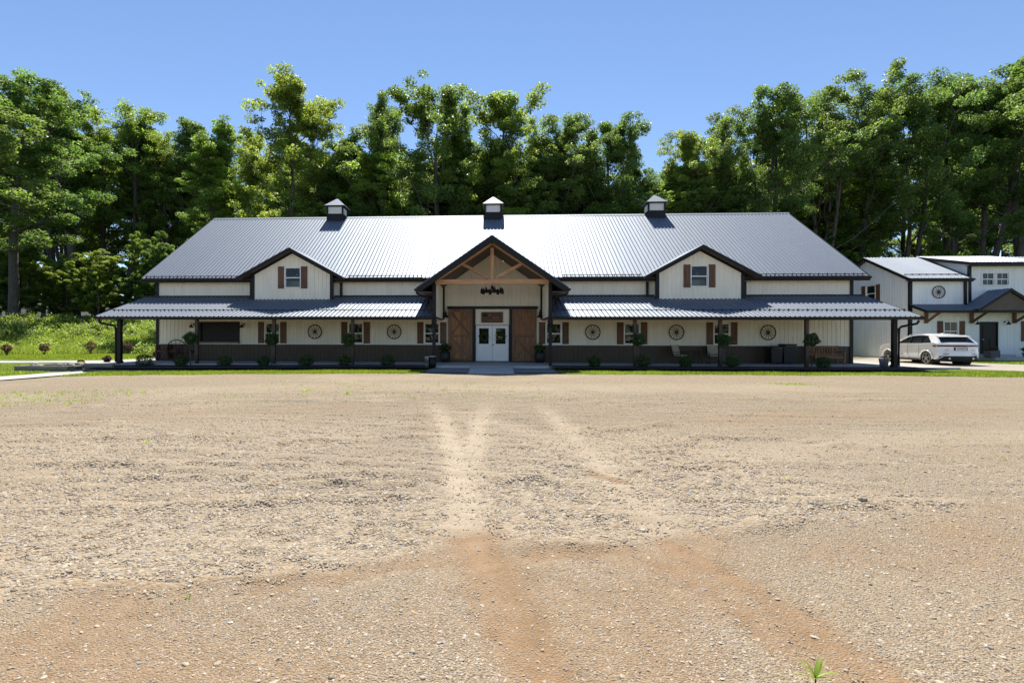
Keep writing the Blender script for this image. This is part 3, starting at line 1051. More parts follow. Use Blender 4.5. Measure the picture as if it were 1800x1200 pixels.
for x in (-15.2, -11.14, -7.06, 7.05, 11.16, 15.25):
    MB().box(x - .075, x + .075, -3.375, -3.225, -0.02, PZ - .1).build('porch_post', 'brown_post', barn)
for s in (-1, 1):
    x = s * 19.33
    o = MB().box(x - .09, x + .09, -3.39, -3.21, -0.02, PZ - .1).box(x - .115, x + .115, -3.415, -3.185, -0.02, 0.12).build('porch_post', 'dark_trim', barn)
    MB().tube([(x + s * .65, PY - .09, PZ - .1), (x + s * .65, PY - .09, PZ - .22), (x + s * .6, PY - .06, PZ - .33), (x + s * .25, -3.42, PZ - .46), (x + s * .18, -3.36, PZ - .56), (x + s * .18, -3.34, 0.06)], .055, 8).build('downspout', 'dark_trim', barn)
    # entry posts with lantern-like bracket at the head
    x = s * 2.9
    MB().box(x - .08, x + .08, -3.43, -3.27, -0.02, 4.35).build('entry_post', 'dark_trim', barn)
    MB().box(x - .12, x + .12, -3.48, -3.22, PZ - .42, PZ - .12).tube([(x, -3.49, PZ - .28), (x, -3.56, PZ - .5)], .05, 8).build('post_bracket', 'dark_trim', barn)
    MB().box(s * 2.8 - .1, s * 2.8 + .1, -0.09, -0.02, 2.4, 4.42).build('corner_trim', 'dark_trim', barn)
    # side walls of the raised entry
    yy = -3.26
    for side in (-1, 1):
        ribbed('entry_side_panel', 'white_steel', barn, (s * 2.85 + side * .045, yy, 0), (0, 1, 0), (0, 0, 1), (side, 0, 0), 0, 3.15, 2.42, 4.18, h=0.012)
    MB().box(s * 2.85 - .05, s * 2.85 + .05, yy, -0.1, 2.34, 2.42).build('side_wall_trim', 'dark_trim', barn)
    MB().box(s * 2.85 - .04, s * 2.85 + .04, yy, -0.1, 2.425, 4.2).build('side_wall_core', 'soffit', barn)

# entry gable
AZ, AW, AY, AP = 6.32, 3.68, -4.1, 0.69
ac = math.sqrt(1 + AP * AP)
for s in (-1, 1):
    def hi(u, s=s):
        y = AY + u
        lim = AW if y < EY else min(AW, (AZ - EZ - PIT * (y - EY)) / AP)
        return max(lim, 0) * ac
    ribbed('entry_roof_panel', 'roof', barn, (0, AY, AZ), (0, 1, 0), (s / ac, 0, -AP / ac), (s * AP / ac, 0, 1 / ac), 0, 1.82 - AY, 0.0, hi, h=0.045, kinks=(EY - AY,))
    zt = lambda x: AZ - AP * abs(x)
    MB().prism([(0, AY + .03, AZ - .02), (s * AW, AY + .03, zt(AW) - .02), (s * AW, AY + .03, zt(AW) - .17), (0, AY + .03, AZ - .19)], (0, -0.06 - AY, 0)).build('entry_soffit', 'soffit', barn)
    MB().prism([(0, AY, AZ + .01), (s * (AW + .02), AY, zt(AW + .02) + .01), (s * (AW + .02), AY, zt(AW) - .2), (s * (AW - .2), AY, zt(AW - .2) - .3), (0, AY, AZ - .32)], (0, 0.05, 0)).build('rake_board', 'dark_trim', barn)
    MB().prism([(s * AW, AY + .02, zt(AW) - .02), (s * (AW + .13), AY + .02, zt(AW) - .03), (s * (AW + .11), AY + .02, zt(AW) - .13), (s * AW, AY + .02, zt(AW) - .15)], (0, 3.4, 0)).build('gutter', 'dark_trim', barn)
    MB().box(min(s * 2.95, s * AW), max(s * 2.95, s * AW), AY + .06, -0.6, zt(AW) - .2, zt(AW) - .17).build('soffit', 'soffit', barn)
    x = s * (AW + .05)
    MB().tube([(x, -3.7, zt(AW) - .14), (x, -3.7, zt(AW) - .22), (s * 3.5, -3.62, zt(AW) - .34), (s * 3.2, -3.5, zt(AW) - .4), (s * 3.05, -3.4, zt(AW) - .5), (s * 3.05, -3.38, 2.62)], .05, 8).build('downspout', 'dark_trim', barn)
TY = -3.36
tb = MB().box(-2.82, 2.82, TY - .1, TY + .1, 4.03, 4.28)
bevel(tb.build('truss_beam', 'cedar_x', barn), .012)
bevel(MB().box(-.085, .085, TY - .08, TY + .08, 4.281, 5.86).build('truss_post', 'cedar_z', barn), .01)
for s in (-1, 1):
    bevel(MB().beam((s * 2.86, TY, 4.19), (s * 0.03, TY, 5.96 + .1), .17, .14).build('truss_rafter', 'cedar_x', barn), .01)
    bevel(MB().beam((s * 1.46, TY - .002, 5.04), (s * .17, TY - .002, 4.34), .15, .15).build('truss_web', 'cedar_x', barn), .01)

# dormers
def dormer(cx):
    hw, ez, az, p = 2.19, 4.73, 6.36, 0.545
    dy, oy, ew = -0.63, -1.1, 3.0
    wx = cx + (0.03 if cx < 0 else -.03)
    ops = [(wx - .43, wx + .43, 4.2, 5.26)]
    ribbed('dormer_siding', 'white_steel', barn, (0, dy, 0), (1, 0, 0), (0, 0, 1), (0, -1, 0), cx - hw, cx + hw, 3.40,
           lambda u: az - .12 - p * abs(u - cx), ops, h=0.014, kinks=(cx,))
    c = math.sqrt(1 + p * p)
    for s in (-1, 1):
        MB().box(cx + s * (hw + .07) - .09, cx + s * (hw + .07) + .09, dy - .04, dy + .1, 3.35, 5.0).build('corner_trim', 'dark_trim', barn)
        MB().add([(cx + s * (hw + .05), dy, 3.3), (cx + s * (hw + .05), 1.6, 3.3), (cx + s * (hw + .05), 1.6, 5.1), (cx + s * (hw + .05), dy, 5.1)], [(0, 1, 2, 3)]).build('dormer_cheek', 'white_steel', barn)
        def hi(u, s=s):
            y = oy + u
            lim = ew if y < EY else min(ew, (az - EZ - PIT * (y - EY)) / p)
            return max(lim, 0) * c
        ribbed('dormer_roof_panel', 'roof', barn, (cx, oy, az), (0, 1, 0), (s / c, 0, -p / c), (s * p / c, 0, 1 / c), 0, 1.86 - oy, 0.0, hi, h=0.02, kinks=(EY - oy,))
        MB().prism([(cx, oy + .03, az - .02), (cx + s * ew, oy + .03, az - p * ew - .02), (cx + s * ew, oy + .03, az - p * ew - .13), (cx, oy + .03, az - .15)], (0, .62, 0)).build('dormer_soffit', 'soffit', barn)
        MB().prism([(cx, oy, az + .01), (cx + s * (ew + .02), oy, az - p * ew), (cx + s * (ew + .02), oy, az - p * ew - .17), (cx, oy, az - .19)], (0, .05, 0)).build('rake_board', 'dark_trim', barn)
        MB().prism([(cx, dy - .05, az - .12), (cx + s * (hw + .1), dy - .05, az - .12 - p * (hw + .1)), (cx + s * (hw + .1), dy - .05, az - .27 - p * (hw + .1)), (cx, dy - .05, az - .27)], (0, .04, 0)).build('gable_trim', 'dark_trim', barn)
        x = cx + s * (hw + .45)
        MB().box(x - .06, x + .06, -.16, -.04, 3.62, 4.5).build('downspout', 'dark_trim', barn)
    window(barn, wx, 4.2, 5.26, .43, dy)
    for s in (-1, 1):
        shutter(barn, wx + s * .66, 4.12, 5.36, .185, dy)

def window(par, x, z0, z1, hw, y, glassmat='glass', rail=0.5, grid=False):
    w = .065
    fr = MB()
    fr.box(x - hw - w, x - hw, y - .05, y + .13, z0 - w, z1 + w).box(x + hw, x + hw + w, y - .05, y + .13, z0 - w, z1 + w)
    fr.box(x - hw, x + hw, y - .05, y + .13, z1, z1 + w).box(x - hw, x + hw, y - .06, y + .13, z0 - w, z0)
    zr = z0 + (z1 - z0) * rail
    f = fr.build('window', 'white_paint', par)
    MB().box(x - hw + .001, x + hw - .001, y + .0, y + .07, zr - .03, zr + .03).build('rail', 'white_paint', f)
    for a, b, yy in ((z0 + .001, zr - .031, .055), (zr + .031, z1 - .001, .025)):
        s = MB()
        s.box(x - hw + .001, x - hw + .03, y + yy - .02, y + yy + .02, a, b).box(x + hw - .03, x + hw - .001, y + yy - .02, y + yy + .02, a, b)
        if grid:
            s.box(x - .012, x + .012, y + yy - .015, y + yy + .015, a, b)
        s.build('sash', 'white_paint', f)
        p = MB().add([(x - hw + .03, y + yy, a), (x + hw - .03, y + yy, a), (x + hw - .03, y + yy, b), (x - hw + .03, y + yy, b)], [(0, 1, 2, 3)]).build('pane', glassmat, f, fix=False)
    return f

def shutter(par, x, z0, z1, hw, y):
    mb = MB()
    n = 3
    pw = 2 * hw / n
    for i in range(n):
        mb.box(x - hw + i * pw + .004, x - hw + (i + 1) * pw - .004, y - .05, y - .016, z0, z1)
    o = mb.build('shutter', 'shutter', par)
    b = MB()
    for zc in (z0 + .16, z1 - .16):
        b.box(x - hw + .01, x + hw - .01, y - .075, y - .0505, zc - .05, zc + .05)
    b.build('batten', 'shutter', o)
    return o

dormer(-11.3)
dormer(11.25)
for x in wins:
    window(barn, x, 1.08, 2.14, .40, -0.0)
    for s in (-1, 1):
        shutter(barn, x + s * .655, 1.02, 2.25, .18, 0)

# service opening, shuttered
MB().box(-17.07, -16.98, -.06, .12, 1.0, 2.26).box(-14.76, -14.67, -.06, .12, 1.0, 2.26).box(-16.98, -14.76, -.06, .12, 2.17, 2.26).build('service_frame', 'dark_trim', barn)
MB().box(-17.1, -14.64, -.22, .1, 1.02, 1.1).build('service_counter', 'timber', barn)
sv = MB()
for i in range(14):
    sv.box(-16.98, -14.76, .03 + .006 * (i % 2), .05 + .006 * (i % 2), 1.1 + i * .0765, 1.1 + (i + 1) * .0765 - .004)
sv.build('roller_shutter', 'black', barn)

# entry doors
MB().box(-2.55, 2.55, -.16, -.02, 2.99, 3.14).build('door_track', 'dark_trim', barn)
for s in (-1, 1):
    x0, x1 = (-2.48, -1.12) if s < 0 else (1.12, 2.48)
    d = MB().box(x0, x1, -.075, -.03, .04, 2.985).build('barn_door', 'dark_trim', barn)
    n = 8
    for i in range(n):
        w = (x1 - x0) / n
        MB().box(x0 + i * w + .003, x0 + (i + 1) * w - .003, -.105, -.0755, .05, 2.98).build('plank', 'barnwood', d)
    def br(*a):
        bevel(MB().beam(*a, up=(0, 1, 0)).build('brace', 'brace', d), .004, 1)
    xm = .07
    yb = -.122
    for z in (.13, 1.46, 2.9):
        MB().box(x0 + .14, x1 - .14, yb - .016, yb + .0155, z - .075, z + .075).build('brace', 'brace', d)
    for x in (x0 + xm, x1 - xm):
        MB().box(x - .069, x + .069, yb - .018, yb + .0158, .05, 2.98).build('brace', 'brace', d)
    for za, zb in ((.205, 1.385), (1.535, 2.825)):
        MB().beam((x0 + .15, yb - .002, za), (x1 - .15, yb - .002, zb), .11, .028, up=(0, 1, 0)).build('brace', 'brace', d)
        MB().beam((x0 + .15, yb - .012, zb), (x1 - .15, yb - .012, za), .11, .028, up=(0, 1, 0)).build('brace', 'brace', d)
    MB().box(s * 1.04 - .075, s * 1.04 + .075, -.12, -.02, .02, 2.98).build('door_jamb', 'dark_trim', barn)
    # leaf of the white double door, glass in the upper half
    a, b = (-.93, -.006) if s < 0 else (.006, .93)
    gx0, gx1 = (-.745, -.2) if s < 0 else (.2, .745)
    dr = MB()
    yd0, yd1 = .0, .06
    dr.box(a, gx0, yd0, yd1, .05, 2.06).box(gx1, b, yd0, yd1, .05, 2.06).box(gx0, gx1, yd0, yd1, .05, 1.02).box(gx0, gx1, yd0, yd1, 1.9, 2.06)
    dr = dr.build('door', 'white_paint', barn)
    MB().box(gx0 - .03, gx0, -.015, .0, .99, 1.93).box(gx1, gx1 + .03, -.015, .0, .99, 1.93).box(gx0, gx1, -.015, .0, .99, 1.02).box(gx0, gx1, -.015, .0, 1.9, 1.93).build('glazing_frame', 'white_paint', dr)
    MB().add([(gx0, .03, 1.02), (gx1, .03, 1.02), (gx1, .03, 1.9), (gx0, .03, 1.9)], [(0, 1, 2, 3)]).build('pane', 'glass', dr, fix=False)
    pn = MB()
    for k in (a + .1, (a + b) / 2 + .02):
        pn.box(k, k + .34, -.012, -.001, .2, .86)
    bevel(pn.build('door_panel', 'white_paint', dr), .006)
MB().lathe([(.012, 0), (.012, -.05), (.03, -.055), (.033, -.08), (.018, -.09)], (.06, 0.0, .98), 12, 'y').build('handle', 'dark_trim', dr)
MB().box(-.96, .96, -.01, .1, 2.063, 2.09).build('door_head', 'dark_trim', barn)
ribbed('transom_panel', 'white_steel', barn, (0, -.004, 0), (1, 0, 0), (0, 0, 1), (0, -1, 0), -.96, .96, 2.09, 2.98, h=.012, pw=1.92)
MB().box(-.95, .95, -.04, .1, .0, .045).build('threshold', 'dark_trim', barn)

# cupolas
for cx in (-11.18, 0.0, 11.2):
    base = MB().box(cx - .59, cx + .59, RY - .59, RY + .59, 9.15, 10.1).build('cupola', 'black', barn)
    MB().box(cx - .65, cx + .65, RY - .66, RY + .66, 9.35, 9.42).build('flashing', 'black', base)
    lv = MB().box(cx - .5, cx + .5, RY - .5, RY + .5, 10.1, 10.62)
    lv.build('louver_core', 'white_paint', base)
    for i in range(5):
        z = 10.13 + i * .1
        sl = MB()
        for a in range(4):
            ca, sa = (1, 0, -1, 0)[a], (0, 1, 0, -1)[a]
            pts = [(.5, z), (.55, z), (.5, z + .085)]
            poly = []
            for r_, zz in pts:
                px_, py_ = r_, -.49
                poly.append((cx + px_ * ca - py_ * sa, RY + px_ * sa + py_ * ca, zz))
            sl.prism(poly, (-sa * .98, ca * .98, 0))
        sl.build('louver', 'white_paint', base)
    for a in (-1, 1):
        for b in (-1, 1):
            MB().box(cx + a * .55 - .05, cx + a * .55 + .05, RY + b * .55 - .05, RY + b * .55 + .05, 10.1, 10.64).build('corner_post', 'black', base)
    MB().box(cx - .61, cx + .61, RY - .61, RY + .61, 10.62, 10.70).build('fascia', 'black', base)
    e = .72
    MB().add([(cx - e, RY - e, 10.68), (cx + e, RY - e, 10.68), (cx + e, RY + e, 10.68), (cx - e, RY + e, 10.68), (cx - .05, RY - .05, 11.3), (cx + .05, RY - .05, 11.3), (cx + .05, RY + .05, 11.3), (cx - .05, RY + .05, 11.3)],
             [(0, 3, 2, 1), (0, 1, 5, 4), (1, 2, 6, 5), (2, 3, 7, 6), (3, 0, 4, 7), (4, 5, 6, 7)]).build('cupola_cap', 'roof', base)

# recessed soffit lights and small wall fixtures stay part of the barn
for x in (-17.9, -13.2, -8.9, -4.9, 4.95, 9.2, 13.4):
    MB().lathe([(.1, 0), (.11, -.03), (.08, -.05)], (x, -3.0, PZ + .0 + .8 * pp - .145), 14).build('porch_downlight', 'brown_post', barn)

# ------------------------------------------------------------------ things on and by the barn
def wagon_wheel(label, loc, R=.42, n=12, rot=0.0, group='wagon wheels hung on the walls', mat='wheel', rz=0, tilt=0):
    t = thing('wagon_wheel', label, 'wagon wheel', loc, rz, group)
    t.rotation_euler = (tilt, 0, rz)
    MB().ring((0, 0, 0), R - .028, .028, 'y', 36, 8, .9).build('rim', mat, t, True)
    MB().lathe([(.035, -.07), (.055, -.06), (.06, 0), (.055, .04)], (0, 0, 0), 14, 'y').build('hub', mat, t)
    for k in range(n):
        a = 2 * PI * k / n + rot
        MB().tube([(math.cos(a) * .04, 0, math.sin(a) * .04), (math.cos(a) * R * .55, 0, math.sin(a) * R * .55), (math.cos(a) * (R - .03), 0, math.sin(a) * (R - .03))], [.016, .013, .011], 6).build('spoke', mat, t)
    return t
for x, lb in ((-10.21, 'dark wagon wheel on the white wall, leftmost of those left of the entry'),
              (-5.6, 'dark wagon wheel on the wall, left of the window beside the left barn door'),
              (5.62, 'dark wagon wheel on the white wall, first wheel right of the entry doors'),
              (10.22, 'dark wagon wheel on the white wall, above the beige patio chair'),
              (15.17, 'dark wagon wheel on the white wall, above the black rubbish bins')):
    wagon_wheel(lb, (x, -.06, 1.69), .43 if x > 0 else .42, 12, rng.uniform(0, .3))

def wall_lamp(label, loc, big=False):
    t = thing('wall_lamp', label, 'wall lamp', loc, 0, 'gooseneck lamps on the barn wall')
    k = 1.5 if big else 1.0
    MB().lathe([(.05, 0), (.05, -.02), (.02, -.03)], (0, 0, .1 * k), 12, 'y').build('wall_plate', 'black', t)
    MB().tube([(0, -.02, .1 * k), (0, -.14, .2 * k), (0, -.24 * k, .2 * k), (0, -.27 * k, .1 * k)], .012, 6).build('arm', 'black', t)
    MB().lathe([(.03, .1 * k), (.05, .05 * k), (.12 * k, -.06 * k), (.13 * k, -.08 * k), (.12 * k, -.078 * k)], (0, -.27 * k, 0), 16).build('lamp_shade', 'black', t)
    return t
wall_lamp('small black gooseneck lamp left of the service hatch', (-17.4, -.02, 2.0))
wall_lamp('small black gooseneck lamp right of the service hatch', (-14.4, -.02, 2.0))
wall_lamp('larger black gooseneck lamp beside the left sliding barn door', (-2.62, -.02, 2.62), True)
wall_lamp('larger black gooseneck lamp beside the right sliding barn door', (2.66, -.02, 2.62), True)

ch = thing('chandelier', 'black ring chandelier with eight lantern shades hanging in the entry gable', 'chandelier', (0, -2.0, 3.82))
MB().ring((0, 0, 0), .5, .03, 'z', 32, 6, 1.6).build('ring', 'black', ch)
MB().lathe([(.02, 1.6), (.02, .3), (.07, .25), (.07, .12), (.02, .1)], (0, 0, 0), 10).build('stem', 'black', ch)
for k in range(4):
    a = k * PI / 2 + .4
    MB().tube([(math.cos(a) * .5, math.sin(a) * .5, .02), (math.cos(a) * .03, math.sin(a) * .03, .95)], .008, 5).build('chain', 'black', ch)
for k in range(8):
    a = k * PI / 4 + .2
    s = MB().lathe([(.01, .22), (.03, .15), (.075, .06), (.075, -.12), (.055, -.12), (.055, .04)], (math.cos(a) * .55, math.sin(a) * .55, -.02), 10).build('lamp_shade', 'black', ch)

sg = thing('door_sign', 'dark brown carved wooden sign above the white double doors', 'sign', (0, -.03, 2.22))
MB().box(-.62, .6, -.05, .0, 0, .6).build('board', 'signwood', sg)
MB().box(-.62, .6, -.065, -.0502, 0, .035).box(-.62, .6, -.065, -.0502, .565, .6).box(-.62, -.585, -.065, -.0502, .035, .565).box(.565, .6, -.065, -.0502, .035, .565).build('frame', 'signwood', sg)
em = MB()
em.prism([(-.42 + .15 * math.cos(q * PI / 8) * (1 + .12 * math.sin(q * 2.3)), -.0505, .42 + .09 * math.sin(q * PI / 8) * (1 + .15 * math.cos(q * 3.1))) for q in range(16)], (0, -.012, 0))
em.build('emblem', 'leaf_d', sg)
MB().box(-.54, -.3, -.062, -.0505, .235, .27).build('emblem_bar', 'red', sg)
MB().prism([(-.22, -.0505, .33), (-.17, -.0505, .52), (-.12, -.0505, .54), (-.06, -.0505, .36), (-.1, -.0505, .34), (-.14, -.0505, .45), (-.18, -.0505, .32)], (0, -.01, 0)).build('emblem_mark', 'yellowish', sg)
def scribble(x0, x1, z, h, n, seed):
    r = random.Random(seed)
    mb = MB()
    w = (x1 - x0) / n
    for i in range(n):
        a = x0 + i * w
        k = r.random()
        mb.box(a, a + w * .25, -.061, -.0505, z - h / 2, z + h / 2 * (1 if k > .4 else .5))
        if k > .3:
            mb.box(a + w * .26, a + w * .74, -.061, -.0505, z + h * (.3 if k > .6 else -.5), z + h * (.5 if k > .6 else -.3))
        if k > .5:
            mb.box(a + w * .5, a + w * .74, -.0612, -.0507, z - h * .5, z + h * .28)
    return mb
scribble(-.03, .5, .42, .1, 8, 3).build('lettering', 'red', sg)
scribble(.02, .44, .28, .07, 7, 5).build('lettering', 'letter', sg)
MB().box(-.28, .46, -.058, -.0505, .12, .128).build('rule_line', 'letter', sg)

# leaf helper -------------------------------------------------------
def leaf_cards(P, size, rng_, up=0.5, aspect=0.55, droop=0.15):
    """folded leaf cards at points P -> verts, quads"""
    n = len(P)
    nrm = rng_.normal(size=(n, 3))
    nrm[:, 2] = np.abs(nrm[:, 2]) + up
    nrm /= np.linalg.norm(nrm, axis=1)[:, None]
    t = rng_.normal(size=(n, 3))
    t -= nrm * (t * nrm).sum(1)[:, None]
    t /= np.linalg.norm(t, axis=1)[:, None] + 1e-9
    b = np.cross(nrm, t)
    s = size[:, None]
    A = P - t * s * .5
    C = P + t * s * .5 - nrm * s * droop
    B = P + b * s * aspect * .5 + nrm * s * .10
    D = P - b * s * aspect * .5 + nrm * s * .10
    co = np.stack([A, B, C, D], 1).reshape(-1, 3)
    q = np.arange(4 * n).reshape(n, 4)
    return co, q

def bush_mesh(name, mat, seed, rx, ry, rz, n, size, cz=None, shell=.55, up=.5):
    r = np.random.default_rng(seed)
    d = r.normal(size=(n, 3))
    d /= np.linalg.norm(d, axis=1)[:, None]
    rad = shell + (1 - shell) * r.random(n) ** .6
    lump = 1 + .16 * np.sin(d[:, 0] * 5 + seed) * np.cos(d[:, 1] * 4 + seed * 2) + .12 * np.sin(d[:, 2] * 6 + seed * 3)
    P = d * (rad * lump)[:, None] * np.array([rx, ry, rz])
    P[:, 2] += rz if cz is None else cz
    P[:, 2] = np.maximum(P[:, 2], .02)
    co, q = leaf_cards(P, size * r.uniform(.6, 1.3, n), r, up)
    return np_mesh(name, co, q, mat, tint=r.uniform(.25, .85, n))

def shrub(name, label, cat, loc, mat, seed, rx, rz, n, size, group, stem=None, cz=None, up=.5):
    t = thing(name, label, cat, loc, rng.uniform(0, 6), group)
    link(bpy.data.objects.new('foliage', bush_mesh('foliage', mat, seed, rx, rx * .95, rz, n, size, cz, up=up)), t)
    if stem:
        mb = MB()
        for k in range(stem):
            a = 2 * PI * k / max(stem, 1) + seed
            e = rx * .5 if stem > 1 else 0
            mb.tube([(0.02 * math.cos(a), .02 * math.sin(a), 0), (e * .5 * math.cos(a), e * .5 * math.sin(a), (cz or rz) * .5), (e * math.cos(a), e * math.sin(a), cz or rz)], [.025, .02, .012], 6)
        mb.build('stem', 'bark', t)
    return t

tops = [(-15.22, 'clipped ball-topped shrub in front of the porch post left of the service hatch'),
        (-11.02, 'clipped ball-topped shrub covering the window between the hatch and the first wagon wheel'),
        (-7.13, 'clipped ball-topped shrub in front of the window left of the entry side wheel'),
        (7.08, 'clipped ball-topped shrub in front of the second window right of the entry'),
        (11.1, 'clipped ball-topped shrub at the post by the patio chairs'),
        (15.17, 'clipped ball-topped shrub at the post left of the wooden bench')]
for i, (x, lb) in enumerate(tops):
    shrub('standard_shrub', lb, 'shrub', (x, -3.85, float(zterr(x, -3.9)) + .1), 'leaf_d', 40 + i, .33, .32, 1500, .075, 'ball-topped shrubs along the porch', 1, 1.32 + .1 * (i == 0), up=.2)
lows = [(-17.73, 'rounded green shrub in sunlight by the left corner post of the porch'),
        (-15.5, 'low green shrub in front of the old iron-rimmed wheel at the left porch end'),
        (-13.25, 'low round green shrub below the right half of the service hatch'),
        (-11.3, 'pointed low green shrub at the post under the first shuttered window'),
        (-9.14, 'low round green shrub under the first wagon wheel from the left'),
        (-7.2, 'pointed low green shrub at the porch post right of the leftmost wheel'),
        (-5.07, 'low round green shrub under the wheel nearest the entry on the left'),
        (4.92, 'low round green shrub under the first wheel right of the entry'),
        (7.2, 'loose low shrub with pale flowers at the post right of that wheel'),
        (9.19, 'low round green shrub in front of the beige patio chair'),
        (11.35, 'loose low shrub with narrow leaves at the post by the second patio chair'),
        (15.5, 'spreading low shrub in front of the wooden bench')]
for i, (x, lb) in enumerate(lows):
    big = .42 if i == 0 else (.36 if i % 2 == 0 else .32)
    shrub('low_shrub', lb, 'shrub', (x, -4.15 if i else -3.7, float(zterr(x, -4.15)) + .12), 'leaf_d', 60 + i, big, .30 if i else .36, 1100, .075, 'low shrubs in the mulch bed', 3, .26)

# timber edging of the bed and the raised bed on the left
te = thing('timber_edging', 'long weathered timber edging in front of the left mulch bed', 'timber edging', (-11, -5.3, -.2))
x = -20.0
while x < -3.0:
    e = min(x + 2.44, -2.98)
    zz = float(zedge((x + e) / 2))
    bevel(MB().box(x - (-11) + .004, e - (-11) - .004, -.07, .07, -.2, -.02 - float(0) if x < -6 else -.03).build('timber', 'timber', te), .01, 1)
    x = e
rb = thing('raised_bed', 'low raised bed of old railway timbers with rocks at the far left corner', 'raised bed', (-21.5, -4.4, -.3))
for z0 in (-.05, .105):
    for (a, b, c, d) in ((-1.5, 1.15, -1.0, -.86), (-1.5, -1.36, -.855, 1.6), (1.01, 1.15, -.855, .5)):
        bevel(MB().box(a, b, c, d, z0, z0 + .15).build('timber', 'timber', rb), .012, 1)
MB().box(-1.36, 1.01, -.86, 1.5, -.05, .2).build('soil', 'mulch', rb)
sp = thing('timber_steps', 'pale timber step between the raised bed and the mulch bed', 'step', (-20.0, -4.9, -.3))
for (a, b, c, d, z0, z1) in ((-.32, .9, -.3, -.14, -.05, .11), (-.32, 1.3, .3, .46, .05, .3), (-.33, -.17, -.14, .3, -.05, .24), (.5, .66, -.6, .29, -.05, .2)):
    bevel(MB().box(a, b, c, d, z0, z1).build('timber', 'timber', sp), .01, 1)
for i, (x, y, s, lb) in enumerate(((-22.5, -4.7, .2, 'tan rock at the left end of the raised bed'), (-21.7, -4.2, .16, 'flat grey rock in the middle of the raised bed'),
                                   (-21.2, -3.6, .22, 'tan rock beside the golden shrub in the raised bed'), (-20.9, -4.5, .14, 'small grey rock by the timber step'),
                                   (-19.0, -4.3, .12, 'small dark rock on the mulch beside the left corner post'))):
    bm = bmesh.new()
    bmesh.ops.create_icosphere(bm, subdivisions=2, radius=1)
    for vv in bm.verts:
        k = 1 + .4 * mn.noise(vv.co * 1.2 + Vector((i * 5, 0, 0)))
        vv.co = Vector((vv.co.x * s * 1.4 * k, vv.co.y * s * k, vv.co.z * s * .6 * k))
    me = bpy.data.meshes.new('rock')
    bm.to_mesh(me)
    bm.free()
    me.materials.append(MAT['rock'])
    o = link(bpy.data.objects.new('rock', me))
    o.location = (x, y, -.05 if i < 4 else .0)
    tag(o, lb, 'rock', 'rocks in the raised bed')
for i, (x, y, h, mat, lb) in enumerate(((-36.0, 6.9, .95, 'leaf_red', 'dark red barberry shrub at the far left end of the lawn'), (-34.4, 8.3, 1.0, 'leaf_red', 'dark red barberry shrub at the foot of the weedy bank, left of a V-shaped one'),
                                        (-32.4, 10.3, 1.15, 'leaf_red', 'V-shaped dark red barberry shrub below the weedy bank'), (-29.8, 11.0, 1.0, 'leaf_red', 'dark red barberry shrub seen just right of the left corner post'),
                                        (-20.9, -2.2, .55, 'leaf_red', 'low rusty red shrub beside the path left of the corner post'), (-21.5, -3.2, .45, 'leaf_y', 'small golden green shrub at the back of the raised bed'),
                                        (-21.3, -.9, .45, 'leaf_y', 'small pale flowering shrub by the path near the left corner post'), (-20.7, 1.5, .6, 'leaf_red', 'rusty red shrub behind the left corner post'))):
    shrub('red_shrub' if mat == 'leaf_red' else 'golden_shrub', lb, 'shrub', (x, y, float(zterr(x, y)) - .02), mat, 80 + i, h * .36, h * .32, 800, .09, 'shrubs on the left lawn', 5, h * .62)

def barrel_planter(x, lb):
    t = thing('barrel_planter', lb, 'planter', (x, -.62, 0), 0, 'dark barrel planters flanking the entry')
    MB().lathe([(.22, 0), (.27, .15), (.29, .3), (.27, .5), (.25, .6), (.22, .6), (.22, .55)], n=20).build('barrel', 'plastic_black', t, True)
    MB().ring((0, 0, .15), .275, .012, 'z', 20, 6).ring((0, 0, .47), .28, .012, 'z', 20, 6).build('hoop', 'black', t)
    link(bpy.data.objects.new('foliage', bush_mesh('foliage', 'leaf_d', int(x * 10) + 500, .3, .3, .26, 700, .09, .8)), t)
barrel_planter(-2.62, 'dark barrel planter with a dim shrub in front of the left barn door')
barrel_planter(2.62, 'dark barrel planter with a dim shrub in front of the right barn door')

def wreath(x, lb):
    t = thing('wreath', lb, 'wreath', (x, -.09, 1.42), 0, 'wreaths on the entry doors')
    r = np.random.default_rng(int(abs(x) * 100) + (x > 0))
    a = r.uniform(0, 2 * PI, 420)
    rr = .2 + r.normal(0, .045, 420)
    P = np.stack([np.cos(a) * rr, r.normal(0, .03, 420), np.sin(a) * rr], 1)
    co, q = leaf_cards(P, r.uniform(.05, .11, 420), r, 0)
    link(bpy.data.objects.new('foliage', np_mesh('foliage', co, q, 'leaf_d', tint=r.uniform(.2, .8, 420))), t)
    MB().ring((0, 0, 0), .2, .02, 'y', 24, 6).build('ring', 'bark', t)
wreath(-.47, 'leafy wreath on the glass of the left white door')
wreath(.47, 'leafy wreath on the glass of the right white door')

